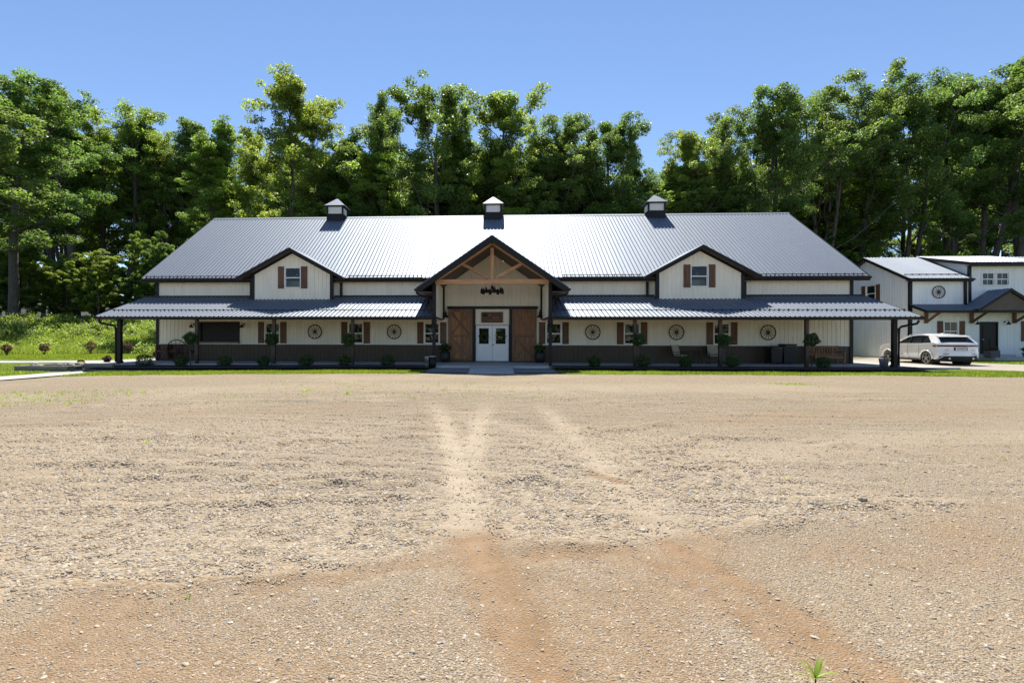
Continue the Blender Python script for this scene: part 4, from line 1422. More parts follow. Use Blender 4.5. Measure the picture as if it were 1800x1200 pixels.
# butt can and pot by the left entry post
t = thing('ash_bin', 'small galvanised can on the dark stand by the left entry post', 'ash bin', (-2.98, -4.25, -.1))
MB().lathe([(.1, 0), (.11, .28), (.115, .3), (.09, .3), (.085, .05)], (-.16, 0, .25), 16).build('can', 'galv', t, True)
MB().lathe([(.16, 0), (.18, .2), (.18, .52), (.15, .54), (.14, .5)], (.1, .1, 0), 18).build('drum', 'black', t, True)
MB().box(-.05, .27, -.02, .2, .545, .57).build('lid', 'galv', t)
MB().box(-.22, -.1, -.05, .05, 0, .25).build('stand', 'timber', t)
t = thing('galvanised_bucket', 'galvanised metal bucket at the foot of the right corner post', 'bucket', (18.82, -3.35, 0))
MB().lathe([(.15, 0), (.2, .4), (.21, .41), (.195, .41), (.145, .03)], n=22).build('pail', 'galv', t, True)
MB().tube([(.2, 0, .4), (.16, -.12, .3), (0, -.2, .26), (-.16, -.12, .3), (-.2, 0, .4)], .008, 6).build('handle', 'galv', t)

# bench
t = thing('garden_bench', 'red-brown slatted wooden bench against the wall by the right barn corner', 'bench', (17.95, -.55, 0))
for x in (-.74, .74):
    for y, h in ((-.28, .62), (.28, .98)):
        MB().box(x - .035, x + .035, y - .035, y + .035, 0, h).build('leg', 'bench', t)
    MB().box(x - .04, x + .04, -.33, .24, .62, .66).build('armrest', 'bench', t)
for i in range(5):
    MB().box(-.7, .7, -.3 + i * .115, -.2 + i * .115, .41, .44).build('slat', 'bench', t)
MB().box(-.7, .7, .25, .29, .86, .97).build('top_rail', 'bench', t)
MB().box(-.7, .7, .25, .29, .46, .53).build('lower_rail', 'bench', t)
for i in range(10):
    x = -.64 + i * .142
    MB().box(x - .04, x + .04, .262, .28, .531, .859).build('back_slat', 'bench', t)
MB().box(-.7, .7, -.3, -.27, .3, .405).build('apron', 'bench', t)

def bin_(x, y, h, w, lb):
    t = thing('wheelie_bin', lb, 'rubbish bin', (x, y, 0), rng.uniform(-.1, .1), 'black bins on the porch')
    b = MB()
    a, c = w * .42, w * .5
    b.add([(-a, -a, .05), (a, -a, .05), (a, a, .05), (-a, a, .05), (-c, -c, h), (c, -c, h), (c, c, h), (-c, c, h)], [(0, 3, 2, 1), (4, 5, 6, 7), (0, 1, 5, 4), (1, 2, 6, 5), (2, 3, 7, 6), (3, 0, 4, 7)])
    bevel(b.build('bin_body', 'plastic_black', t), .03)
    bevel(MB().box(-c - .02, c + .02, -c - .03, c + .02, h + .002, h + .07).build('lid', 'plastic_black', t), .025)
    MB().tube([(-c * .7, -c - .06, h - .02), (c * .7, -c - .06, h - .02)], .018, 6).build('handle', 'galv', t)
    for s in (-1, 1):
        MB().lathe([(.1, -.03), (.1, .03)], (s * (a + .02), a, .1), 16, 'x').build('wheel', 'rubber', t)
bin_(15.15, -.7, .88, .62, 'lower black rubbish bin on the left of the pair under the wagon wheel')
bin_(15.82, -.7, 1.0, .64, 'taller black rubbish bin on the right of the pair under the wagon wheel')

def patio_chair(x, rz, lb):
    t = thing('patio_chair', lb, 'chair', (x, -.75, 0), rz, 'patio chairs with beige cushions')
    for sx in (-.3, .3):
        MB().tube([(sx, .3, 0), (sx, -.3, 0), (sx, -.33, .3), (sx, -.28, .6), (sx, .28, .62)], .016, 6).build('side_frame', 'black', t)
        MB().tube([(sx, .18, .38), (sx, .36, 1.0)], .016, 6).build('back_upright', 'black', t)
    MB().box(-.3, .3, -.28, .2, .36, .39).build('seat_frame', 'black', t)
    bevel(MB().box(-.27, .27, -.27, .2, .392, .46).build('seat_cushion', 'cushion', t), .03)
    bevel(MB().prism([(-.26, .16, .5), (.26, .16, .5), (.26, .3, .98), (-.26, .3, .98)], (0, .07, 0)).build('back_cushion', 'cushion', t), .02)
patio_chair(10.15, .55, 'patio chair with beige cushions turned sideways under the wagon wheel')
patio_chair(11.95, -.15, 'patio chair with beige cushions facing out beside the porch post')
t = thing('patio_table', 'low dark metal table between the two patio chairs', 'table', (11.05, -.7, 0))
MB().lathe([(.36, .0), (.36, .025)], (0, 0, .68), 24).build('tabletop', 'black', t)
for k in range(4):
    a = PI / 4 + k * PI / 2
    MB().tube([(.1 * math.cos(a), .1 * math.sin(a), .68), (.3 * math.cos(a), .3 * math.sin(a), 0)], .014, 6).build('leg', 'black', t)

# old farm implement with a big wheel at the left end of the porch
t = thing('farm_implement', 'old reddish brown wooden farm cart part beside the big wheel at the left porch end', 'farm cart', (-18.75, -.6, 0))
MB().box(-.55, 1.5, -.04, .04, .5, .58).build('frame_beam', 'rusty', t)
MB().box(-.55, 1.5, .3, .38, .5, .58).build('frame_beam', 'rusty', t)
MB().box(-.55, -.47, -.04, .38, .08, .9).build('upright', 'rusty', t)
MB().box(.15, .23, -.1, .42, .08, .92).build('upright', 'rusty', t)
for z in (.28, .76):
    MB().ring((-.18, -.08, z), .16, .025, 'y', 24, 6).build('small_wheel', 'rusty', t)
    MB().box(-.33, -.03, -.09, -.06, z - .015, z + .015).box(-.195, -.165, -.092, -.062, z - .15, z + .15).build('small_spokes', 'rusty', t)
MB().box(-.5, 1.4, .0, .32, .58, .62).build('deck_board', 'rusty', t)
wagon_wheel('big reddish wooden cart wheel leaning on the wall at the left porch end', (-18.0, -.75, .62), .62, 12, .1, 'cart wheel at the porch end', 'rusty', 0, -.12)

# ------------------------------------------------------------------ guest house on the right
gh = thing('guest_house', 'smaller white steel house with dark trim, shed dormer and bracketed porch roof at the right', 'house', (27.4, 5.9, 0.03))
GL = 14.0
gp = (7.25 - 5.27) / 4.05
gc = math.sqrt(1 + gp * gp)
gwin = [(2.53, 1.25, 2.42), (7.75, 1.25, 2.42)]
gops = [(x - .42, x + .42, a, b) for x, a, b in gwin] + [(4.4, 5.4, -.1, 2.4)]
ribbed('siding_panel', 'white_house', gh, (0, 0, 0), (1, 0, 0), (0, 0, 1), (0, -1, 0), .08, GL, .0, 5.2, gops + [(4.47, 5.19, 4.86, 5.6), (5.36, 6.08, 4.86, 5.6)], h=.012)
ribbed('dormer_siding', 'white_house', gh, (0, -.01, 0), (1, 0, 0), (0, 0, 1), (0, -1, 0), 3.72, 8.12, 5.2, 6.1, [(4.47, 5.19, 4.86, 5.6), (5.36, 6.08, 4.86, 5.6)], h=.012)
ribbed('side_siding_panel', 'white_house', gh, (0, 7.4, 0), (0, -1, 0), (0, 0, 1), (-1, 0, 0), 0, 7.4, .0, lambda u: 7.12 - gp * abs(u - 3.7), [(3.95 - .43, 3.95 + .43, 4.05, 5.15)], h=.014, kinks=(3.7,))
MB().add([(GL, 0, 0), (GL, 7.4, 0), (GL, 7.4, 5.2), (GL, 3.7, 7.1), (GL, 0, 5.2)], [(0, 1, 2, 3, 4)]).add([(0.01, 7.4, 0), (GL, 7.4, 0), (GL, 7.4, 5.2), (0.01, 7.4, 5.2)], [(0, 1, 2, 3)]).build('rear_wall', 'white_house', gh)
MB().box(.3, GL - .3, .25, 7.2, 0.02, .1).build('floor', 'interior', gh)
MB().add([(.3, 3.0, .1), (GL, 3.0, .1), (GL, 3.0, 5.8), (.3, 3.0, 5.8)], [(0, 1, 2, 3)]).add([(.3, .2, 2.9), (GL, .2, 2.9), (GL, 3, 2.9), (.3, 3, 2.9)], [(0, 1, 2, 3)]).add([(.3, 0.3, .1), (.3, 7, .1), (.3, 7, 5), (.3, .3, 5)], [(0, 1, 2, 3)]).build('inner_wall', 'interior', gh)
V_, N_ = (0, 1 / gc, gp / gc), (0, -gp / gc, 1 / gc)
for a, b, l in ((-.35, 3.62, 0), (3.62, 8.2, .5), (8.2, GL + .35, 0)):
    ribbed('roof_panel', 'roof', gh, (0, -.35, 5.27), (1, 0, 0), V_, N_, a, b, l, 4.05 * gc, h=.024)
    if l == 0:
        MB().box(a, b, -.38, -.33, 5.05, 5.26).box(a, b, -.5, -.381, 5.13, 5.24).build('fascia', 'dark_trim', gh)
        MB().box(a, b, -.33, -.02, 5.1, 5.13).build('soffit', 'soffit', gh)
MB().add([(-.35, 3.7, 7.25), (GL + .35, 3.7, 7.25), (GL + .35, 7.75, 5.27), (-.35, 7.75, 5.27)], [(0, 1, 2, 3)]).build('back_roof', 'roof', gh)
for ya in (-.36, 7.76):
    MB().beam((-.33, ya, 5.17), (-.33, 3.7, 7.15), .05, .2).build('rake_trim', 'dark_trim', gh)
MB().add([(-.35, -.35, 5.2), (0, -.35, 5.2), (0, 3.7, 7.17), (-.35, 3.7, 7.17)], [(0, 1, 2, 3)]).build('rake_soffit', 'soffit', gh)
mbs = MB()
k = -.2
while k < 3.5:
    q = Vector((k, -.35 + .55, 5.27 + .55 * gp))
    mbs.beam(q, q + Vector(N_) * .09, .03, .07)
    k += .457
mbs.beam((-.2, .2, 5.6), (3.5, .2, 5.6), .03, .035)
mbs.build('snow_guard', 'dark_trim', gh)
# shed dormer
dp = (7.30 - 6.28) / 4.2
dc = math.sqrt(1 + dp * dp)
ribbed('dormer_roof_panel', 'roof', gh, (0, -.5, 6.28), (1, 0, 0), (0, 1 / dc, dp / dc), (0, -dp / dc, 1 / dc), 3.4, 8.45, 0, 4.25 * dc, h=.024)
MB().box(3.4, 8.45, -.53, -.47, 6.03, 6.265).box(3.4, 8.45, -.47, -.03, 6.06, 6.1).build('fascia', 'dark_trim', gh)
for x in (3.42, 8.43):
    MB().beam((x, -.5, 6.17), (x, 3.7, 7.18), .05, .2).build('rake_trim', 'dark_trim', gh)
for x in (3.7, 8.14):
    MB().add([(x, -.005, 5.2), (x, -.005, 6.15), (x, 3.6, 7.05), (x, 3.6, 7.0)], [(0, 1, 2, 3)]).build('dormer_cheek', 'white_house', gh)
    MB().box(x - .08, x + .08, -.05, .08, 3.3, 6.05).build('corner_trim', 'dark_trim', gh)
MB().box(3.3, 3.45, -.12, -.03, 3.5, 5.1).build('downspout', 'dark_trim', gh)
MB().box(-.09, .09, -.05, .1, 0, 5.1).build('corner_trim', 'dark_trim', gh)
# porch roof with brackets
ppg = (3.6 - 3.13) / 1.3
pgc = math.sqrt(1 + ppg ** 2)
ribbed('porch_roof_panel', 'roof', gh, (0, -1.3, 3.13), (1, 0, 0), (0, 1 / pgc, ppg / pgc), (0, -ppg / pgc, 1 / pgc), -.05, GL, 0, 1.28 * pgc, h=.02)
MB().prism([(-.05, -1.3, 2.97), (-.05, -1.3, 3.12), (-.05, -.03, 3.58), (-.05, -.03, 3.43)], (GL, 0, 0)).build('porch_ceiling', 'dark_trim', gh)
for x in (.92, 3.75, 6.4, 9.1):
    MB().box(x - .07, x + .07, -.17, -.03, 2.35, 3.35).build('bracket_post', 'shutter', gh)
    MB().beam((x, -.1, 2.42), (x, -1.1, 3.02), .1, .12).build('bracket_brace', 'shutter', gh)
gx = 4.85
for s in (-1, 1):
    h = math.sqrt(1 + .66 ** 2)
    ribbed('porch_gable_panel', 'roof', gh, (gx, -1.5, 4.5), (0, 1, 0), (s / h, 0, -.66 / h), (s * .66 / h, 0, 1 / h), 0, 1.48, 0, 1.95 * h, h=.02)
    MB().prism([(gx, -1.5, 4.49), (gx + s * 1.97, -1.5, 4.49 - 1.3), (gx + s * 1.97, -1.5, 4.49 - 1.48), (gx, -1.5, 4.3)], (0, .08, 0)).build('rake_board', 'dark_trim', gh)
MB().prism([(gx - 1.75, -1.38, 3.14), (gx + 1.75, -1.38, 3.14), (gx, -1.38, 4.3)], (0, .04, 0)).build('gable_board', 'soffit', gh)
for x, a, b in gwin:
    window(gh, x, a, b, .42, 0, 'glass', .5, True)
    for s in (-1, 1):
        shutter(gh, x + s * .69, a - .06, b + .08, .17, 0)
for x in (4.83, 5.72):
    window(gh, x, 4.86, 5.6, .36, -.01, 'dark_glass', .5, True)
f = window(gh, 0, 4.05, 5.15, .43, 0, 'dark_glass')
f.rotation_euler = (0, 0, -PI / 2)
f.location = (0, 3.45, 0)
for s in (-1, 1):
    o = shutter(gh, 0, 3.98, 5.2, .18, 0)
    o.rotation_euler = (0, 0, -PI / 2)
    o.location = (0, 3.45 + s * .71, 0)
d = MB().box(4.4, 5.4, .02, .07, .36, 2.4).build('front_door', 'black', gh)
MB().box(4.33, 4.4, -.03, .08, .36, 2.46).box(5.4, 5.47, -.03, .08, .36, 2.46).box(4.4, 5.4, -.03, .08, 2.4, 2.46).build('door_frame', 'dark_trim', d)
MB().box(4.52, 4.84, .0, .019, .5, 1.3).box(4.96, 5.28, .0, .019, .5, 1.3).box(4.52, 5.28, .0, .019, 1.45, 2.2).build('door_panel', 'black', d)
MB().lathe([(.012, .02), (.012, -.04), (.03, -.05), (.03, -.08)], (4.5, 0, 1.3), 10, 'y').build('handle', 'galv', d)
st_ = MB().box(3.9, 6.4, -1.5, -.06, -.1, .18).build('door_step', 'concrete', gh)
MB().box(4.2, 5.7, -.9, -.06, .181, .34).build('upper_step', 'concrete', st_)
for x in (3.95, 5.85):
    la = wall_lamp('black gooseneck lamp %s of the black door on the smaller house' % ('left' if x < 5 else 'right'), (27.4 + x, 5.88, 2.38))
wagon_wheel('black wagon wheel on the smaller white house above its porch roof', (27.4 + 1.74, 5.84, 4.42), .42, 12, .1)
for x, k, lb in ((4.0, 1, 'square grey planter of pink flowers left of the black door'), (6.15, 2, 'round planter of red flowers right of the black door')):
    t = thing('flower_planter', lb, 'planter', (27.4 + x, 4.75, .21))
    if k == 1:
        bevel(MB().box(-.28, .28, -.25, .25, 0, .42).build('tub', 'terracotta', t), .02)
    else:
        MB().lathe([(.16, 0), (.24, .2), (.27, .3), (.24, .3)], n=18).build('tub', 'terracotta', t, True)
    link(bpy.data.objects.new('foliage', bush_mesh('foliage', 'leaf_d', 300 + k, .32, .3, .16, 500, .08, .5)), t)
    link(bpy.data.objects.new('flowers', bush_mesh('flowers', 'flower', 310 + k, .34, .32, .17, 160, .06, .55)), t)
for i, (x, lb) in enumerate(((7.6, 'low green shrub by the step of the smaller house'), (8.6, 'low green shrub under the right window of the smaller house'))):
    shrub('low_shrub', lb, 'shrub', (27.4 + x, 5.2, 0), 'leaf_d', 330 + i, .4, .25, 700, .09, 'shrubs by the smaller house', 3, .22)

# ------------------------------------------------------------------ the car
def make_car(loc, rz):
    t = thing('parked_car', 'white coupe-roofed SUV parked by the smaller house, seen from its rear left', 'car', loc, rz)
    # local: +y forward, x right, z up ; length 4.99 width 1.99 height 1.70
    def arch(cy, r, n=11):
        return [(cy + r * math.cos(PI * k / n), .36 + r * math.sin(PI * k / n)) for k in range(n + 1)]
    FA, RA, R = 1.52, -1.48, .42
    low = .30
    out = [(2.38, .30), (2.47, .50), (2.49, .72), (2.44, .90), (2.28, 1.0), (1.9, 1.07), (1.15, 1.13), (.9, 1.15)]     # nose up to base of windscreen
    out += [(-1.2, 1.17), (-1.85, 1.20), (-2.22, 1.23), (-2.38, 1.19), (-2.45, 1.10), (-2.44, .95), (-2.43, .78), (-2.48, .66), (-2.46, .45), (-2.36, .34)]
    bottom = [(-1.98, .34)] + [(RA - R * math.cos(PI * k / 11), .34 + R * math.sin(PI * k / 11)) for k in range(12)][0:] + [(-1.0, low), (1.0, low)] + [(FA - R * math.cos(PI * k / 11), .34 + R * math.sin(PI * k / 11)) for k in range(12)]
    poly = out + bottom
    cy_ = sum(p[0] for p in poly) / len(poly)
    levels = [(-.985, .985), (-.995, 1.0), (-.97, 1.0), (-.5, 1.0), (.5, 1.0), (.97, 1.0), (.995, 1.0), (.985, .985)]
    mb = MB()
    xs_ = [-.93, -.975, -.99, -.90, .90, .99, .975, .93]
    def section(x, shrink):
        res = []
        for (y, z) in poly:
            # front and rear corners pull in, shoulders tuck under the glasshouse
            yy, zz = y, z
            if y > 2.0 or y < -2.1:
                yy = y * (1 - .10 * (abs(x) / .99) ** 3)
            res.append((x, yy * (1 - shrink * .012), .7 + (zz - .7) * (1 - shrink * .05)))
        return res
    secs = [section(-.94, 1.4), section(-.975, .35), section(-.99, 0), section(-.9, 0), section(-.75, 0), section(-.4, 0), section(.4, 0), section(.75, 0), section(.9, 0), section(.99, 0), section(.975, .35), section(.94, 1.4)]
    n = len(poly)
    vs = [p for s in secs for p in s]
    fs = []
    for i in range(len(secs) - 1):
        for j in range(n):
            fs.append((i * n + j, i * n + (j + 1) % n, (i + 1) * n + (j + 1) % n, (i + 1) * n + j))
    fs += [tuple(range(n)), tuple(range((len(secs) - 1) * n, len(secs) * n))]
    mb.add(vs, fs)
    body = mb.build('body', 'carpaint', t, True)
    m = body.modifiers.new('edge', 'EDGE_SPLIT')
    m.split_angle = math.radians(32)
    # glasshouse: dark glass volume, white roof, pillars
    def ring_(z, yf, yr, w, wf=None):
        return [(-w, yr, z), (w, yr, z), (w * .98, yf, z), (-w * .98, yf, z)]
    lv = [(1.12, 1.04, -2.24, .88), (1.32, .66, -2.08, .82), (1.50, .26, -1.86, .745), (1.61, .0, -1.6, .70)]
    g = MB()
    vs, fs = [], []
    for z, yf, yr, w in lv:
        vs += ring_(z, yf, yr, w)
    for i in range(3):
        for j in range(4):
            fs.append((i * 4 + j, i * 4 + (j + 1) % 4, (i + 1) * 4 + (j + 1) % 4, (i + 1) * 4 + j))
    fs.append((12, 13, 14, 15))
    g.add(vs, fs).build('glasshouse', 'dark_glass', t)
    # roof shell
    rf = MB()
    prof = [(.14, 1.585), (-.1, 1.645), (-.5, 1.69), (-.9, 1.69), (-1.3, 1.665), (-1.62, 1.62), (-1.86, 1.575)]
    vs, fs = [], []
    for y, z in prof:
        w = .72 if y > -1.5 else .70
        for x, dz in ((-w - .03, -.085), (-w, -.03), (-w * .8, .0), (0, .022), (w * .8, .0), (w, -.03), (w + .03, -.085)):
            vs.append((x, y, z + dz))
    for i in range(len(prof) - 1):
        for j in range(6):
            fs.append((i * 7 + j, i * 7 + j + 1, (i + 1) * 7 + j + 1, (i + 1) * 7 + j))
    k = len(vs)
    rf.add(vs, fs)
    o = rf.build('roof', 'carpaint', t, True)
    o.modifiers.new('thick', 'SOLIDIFY').thickness = .03
    for s in (-1, 1):
        MB().tube([(s * .90, 1.04, 1.10), (s * .835, .64, 1.31), (s * .755, .2, 1.52), (s * .73, 0.0, 1.585)], .035, 8).build('front_pillar', 'carpaint', t, True)
        # broad rear pillar
        MB().prism([(s * .905, -1.80, 1.15), (s * .915, -2.30, 1.15), (s * .85, -2.12, 1.33), (s * .775, -1.90, 1.52), (s * .745, -1.60, 1.60), (s * .775, -1.38, 1.55)], (-s * .10, 0, 0)).build('rear_pillar', 'carpaint', t)
        MB().beam((s * .897, .95, 1.115), (s * .905, -1.6, 1.125), .02, .02).build('window_trim', 'galv', t)
        for y0, y1 in ((-.12, -.22), (-1.02, -1.0)):
            MB().beam((s * .905, y0, 1.11), (s * .765, y1, 1.56), .07 if y0 > -.5 else .03, .02, up=(1, 0, 0)).build('door_pillar', 'black', t)
        MB().tube([(s * .72, .1, 1.635), (s * .72, -.5, 1.70), (s * .70, -1.5, 1.60)], .015, 6).build('roof_rail', 'galv', t)
        mr = MB().lathe([(.03, -.09), (.085, -.06), (.1, .02), (.05, .07)], (s * 1.03, .78, 1.16), 10, 'y').build('mirror', 'black', t, True)
        # arch trim rings, sill
        for cy in (FA, RA):
            rg = MB()
            for k in range(14):
                a0, a1 = PI * k / 14, PI * (k + 1) / 14
                for r0, r1, x0, x1 in ((.415, .475, .955, .998),):
                    rg.add([(s * x0, cy + r0 * math.cos(a0), .34 + r0 * math.sin(a0)), (s * x1, cy + r0 * math.cos(a0), .34 + r0 * math.sin(a0)), (s * x1, cy + r1 * math.cos(a0), .34 + r1 * math.sin(a0)), (s * x0, cy + r1 * math.cos(a0), .34 + r1 * math.sin(a0)),
                            (s * x0, cy + r0 * math.cos(a1), .34 + r0 * math.sin(a1)), (s * x1, cy + r0 * math.cos(a1), .34 + r0 * math.sin(a1)), (s * x1, cy + r1 * math.cos(a1), .34 + r1 * math.sin(a1)), (s * x0, cy + r1 * math.cos(a1), .34 + r1 * math.sin(a1))],
                           [(0, 1, 5, 4), (1, 2, 6, 5), (2, 3, 7, 6), (3, 0, 4, 7)])
            rg.build('wheel_arch', 'carpaint', t, True)
            MB().lathe([(.43, .93), (.43, .4)], (0, cy, .34), 24, 'x') if False else None
            wl = MB().box(s * .5, s * .93, cy - .43, cy + .43, .33, .8) if False else None
            liner = MB()
            liner.lathe([(.425, s * .94), (.425, s * .55)], (0, cy, .345), 22, 'x').build('arch_liner', 'rubber', t)
            w = MB().lathe([(.25, s * .71), (.36, s * .72), (.385, s * .76), (.385, s * .92), (.36, s * .965), (.285, s * .97), (.28, s * .93), (.27, s * .85)], (0, cy, .385), 28, 'x').build('wheel', 'rubber', t, True)
            rm = MB().ring((s * .955, cy, .385), .272, .018, 'x', 28, 6)
            rm.build('rim', 'alloy', w, True)
            sp_ = MB()
            for k in range(5):
                for dk in (-.16, .16):
                    a = 2 * PI * k / 5 + .3
                    p0 = (s * .955, cy + .06 * math.cos(a + dk), .385 + .06 * math.sin(a + dk))
                    p1 = (s * .955, cy + .265 * math.cos(a + dk), .385 + .265 * math.sin(a + dk))
                    sp_.beam(p0, p1, .03, .03, up=(1, 0, 0))
            sp_.lathe([(.07, s * .94), (.07, s * .965), (.03, s * .97)], (0, cy, .385), 12, 'x')
            sp_.build('spokes', 'alloy', w)
            MB().lathe([(.2, s * .86), (.2, s * .88)], (0, cy, .385), 20, 'x').build('brake_disc', 'galv', w)
        MB().box(min(s * .93, s * 1.0), max(s * .93, s * 1.0), -1.0, 1.05, .27, .34).build('sill', 'terracotta', t)
        bevel(MB().prism([(s * .988, -.95, .46), (s * .988, 1.0, .43), (s * 1.008, 1.0, .47), (s * 1.008, -.95, .52), (s * .988, -.95, .56)], (0, .0001, 0)).build('door_crease', 'carpaint', t), .004) if False else MB().beam((s * .985, -.98, .50), (s * .985, 1.04, .47), .06, .07).build('door_crease', 'carpaint', t)
        for y in (1.0, -.12, -.98):
            MB().box(s * .99 - .004, s * .99 + .004, y - .004, y + .004, .45, 1.08).build('door_gap', 'rubber', t)
        for y in (.02, -.86):
            MB().beam((s * .995, y, .93), (s * .995, y + .2, .93), .03, .035).build('door_handle', 'carpaint', t)
        # shoulder line over the rear wheel
        MB().beam((s * .975, -.9, .99), (s * .975, -1.95, 1.0), .04, .03).build('shoulder', 'carpaint', t)
        # tail lamp wrap and bumper insert
        MB().prism([(s * .985, -1.92, 1.05), (s * .965, -2.22, 1.085), (s * .965, -2.22, 1.0), (s * .985, -2.1, .98)], (s * .012, 0, 0)).build('tail_lamp', 'tail', t)
    def rear_strip(name, mat, x0, x1, z0, z1, out_, y0=-2.445, n=10):
        mb = MB()
        vs, fs = [], []
        for k in range(n + 1):
            x = x0 + (x1 - x0) * k / n
            y = y0 * (1 - .10 * (abs(x) / .99) ** 3)
            vs += [(x, y - out_, z0), (x, y - out_, z1), (x, y + .05, z1), (x, y + .05, z0)]
        for k in range(n):
            for j in range(4):
                fs.append((k * 4 + j, k * 4 + (j + 1) % 4, k * 4 + 4 + (j + 1) % 4, k * 4 + 4 + j))
        fs += [(0, 1, 2, 3), (n * 4, n * 4 + 1, n * 4 + 2, n * 4 + 3)]
        return mb.add(vs, fs).build(name, mat, t)
    rear_strip('tail_light_bar', 'tail', -.96, .96, 1.0, 1.085, .008)
    rear_strip('rear_bumper_insert', 'black', -.9, .9, .33, .50, .03)
    rear_strip('bumper_trim', 'galv', -.88, .88, .505, .525, .03)
    for s in (-1, 1):
        MB().beam((s * .93, -2.26, .36), (s * .72, -2.42, .54), .04, .04).build('bumper_blade', 'galv', t)
        MB().box(min(s * .56, s * .78), max(s * .56, s * .78), -2.49, -2.40, .60, .62).build('reflector', 'tail', t)
        MB().lathe([(.05, -2.49), (.05, -2.42)], (s * .55, 0, .38), 14, 'y').build('exhaust', 'alloy', t)
    MB().box(-.30, .30, -2.462, -2.40, .80, .96).build('plate_recess', 'black', t)
    MB().box(-.25, .25, -2.47, -2.4625, .82, .94).build('number_plate', 'white_paint', t)
    MB().box(-.20, .20, -2.474, -2.4705, .86, .90).build('plate_letters', 'terracotta', t)
    MB().box(-.66, -.52, -2.45, -2.38, .80, .825).box(.58, .72, -2.45, -2.38, .80, .82).build('badge', 'galv', t)
    # spoiler and rear glass
    MB().prism([(-.72, -1.70, 1.61), (-.77, -2.06, 1.535), (.77, -2.06, 1.535), (.72, -1.70, 1.61)], (0, 0, -.025)).build('spoiler', 'carpaint', t)
    MB().beam((0, -1.1, 1.68), (0, -1.28, 1.70), .03, .06).build('antenna', 'carpaint', t)
    MB().box(-.9, .9, -2.3, 2.3, .22, .33).build('underbody', 'rubber', t)
    return t
make_car((24.68, 1.47, -.045), math.radians(-5.0))

# ------------------------------------------------------------------ trees
def tree_proto(seed, style):
    """returns (trunk mesh, crown mesh) for a tree 20 m tall; crown radius about style['w']"""
    r = np.random.default_rng(seed)
    H = 20.0
    tb = MB()
    clusters = []
    ntr = style.get('stems', 1)
    for si in range(ntr):
        lean = r.normal(0, .03 if ntr == 1 else .09, 2)
        pts, rad = [], []
        hgt = H * (.93 if si == 0 else r.uniform(.7, .9))
        for k in range(9):
            u = k / 8
            pts.append(Vector((lean[0] * u * H + .25 * math.sin(seed + k * .9 + si) * u * 1.3, lean[1] * u * H + .25 * math.cos(seed * 2 + k * .8) * u * 1.3, u * hgt)))
            rad.append((.30 if ntr == 1 else .22) * (1 - u) ** .75 + .03)
        tb.tube(pts, rad, 8, False)
        def at(u):
            f = u * 8
            i = min(int(f), 7)
            return pts[i].lerp(pts[i + 1], f - i)
        nl = style['limbs'] // ntr
        for k in range(nl):
            u = style['base'] + (1 - style['base']) * ((k + r.uniform(0, 1)) / nl) ** style.get('pow', .85)
            p = at(min(u, .99))
            a = k * 2.4 + r.uniform(-.6, .6) + si * 2
            q = (u - style['base']) / (1 - style['base'])
            ln = style['w'] * (style['bot'] + (1 - style['bot']) * math.sin(PI * min(1, q * style.get('peak', 1.1)) ** .8)) * r.uniform(.5, 1.3)
            ln = max(ln, .18 * style['w'])
            el = math.radians(style['el'] + 28 * q + r.uniform(-12, 12))
            d = Vector((math.cos(a) * math.cos(el), math.sin(a) * math.cos(el), math.sin(el)))
            ps = [p]
            for j in range(1, 5):
                d2 = d + Vector(r.normal(0, .13, 3)) + Vector((0, 0, .07 * j))
                ps.append(ps[-1] + d2.normalized() * ln / 4)
            r0 = .10 * (1 - .6 * u) * (ln / style['w']) ** .5
            tb.tube(ps, [r0, r0 * .8, r0 * .6, r0 * .4, r0 * .2], 5, False)
            for j in (2, 3, 4):
                nb = 3 if j == 4 else 2
                for b in range(nb):
                    e = Vector(r.normal(0, 1, 3))
                    e.z = abs(e.z) * .6
                    e = (e.normalized() + d * .6).normalized() * ln * r.uniform(.16, .36)
                    tip = ps[j] + e
                    if r.random() < .6:
                        tb.tube([ps[j], ps[j] + e * .55, tip], [r0 * .3, r0 * .22, r0 * .1], 4, False)
                    clusters.append((tip, r.uniform(.55, 1.05) * style['cl']))
                    if r.random() < .5:
                        clusters.append((ps[j] + e * .4, r.uniform(.4, .8) * style['cl']))
        # leader tuft
        for b in range(3):
            clusters.append((pts[-1] + Vector((r.normal(0, .5), r.normal(0, .5), r.uniform(-.5, .8))), .6 * style['cl']))
    P, S, T = [], [], []
    for c, cr in clusters:
        n = int(style['n'] * cr * cr)
        g = r.normal(0, 1, (n, 3))
        g *= (r.uniform(.1, 1, n) ** .5 / np.linalg.norm(g, axis=1))[:, None] * cr * .86
        g[:, 2] *= .66
        P.append(np.array(c) + g)
        S.append(style['leaf'] * r.uniform(.6, 1.35, n))
        base = r.uniform(.28, .72)
        T.append(np.clip(base + r.normal(0, .14, n), .1, .95))
    P, S, T = np.concatenate(P), np.concatenate(S), np.concatenate(T)
    co, q = leaf_cards(P, S, r, .45, .62, .12)
    crown = np_mesh('crown', co, q, style['mat'], tint=T)
    trunk = tb.mesh('trunk', 'bark', True)
    zmax = float(np.percentile(P[:, 2], 99.7))
    wmax = float(np.percentile(np.hypot(P[:, 0], P[:, 1]), 97))
    print('PROTO', seed, len(q), len(trunk.polygons))
    return trunk, crown, zmax, wmax, len(q)

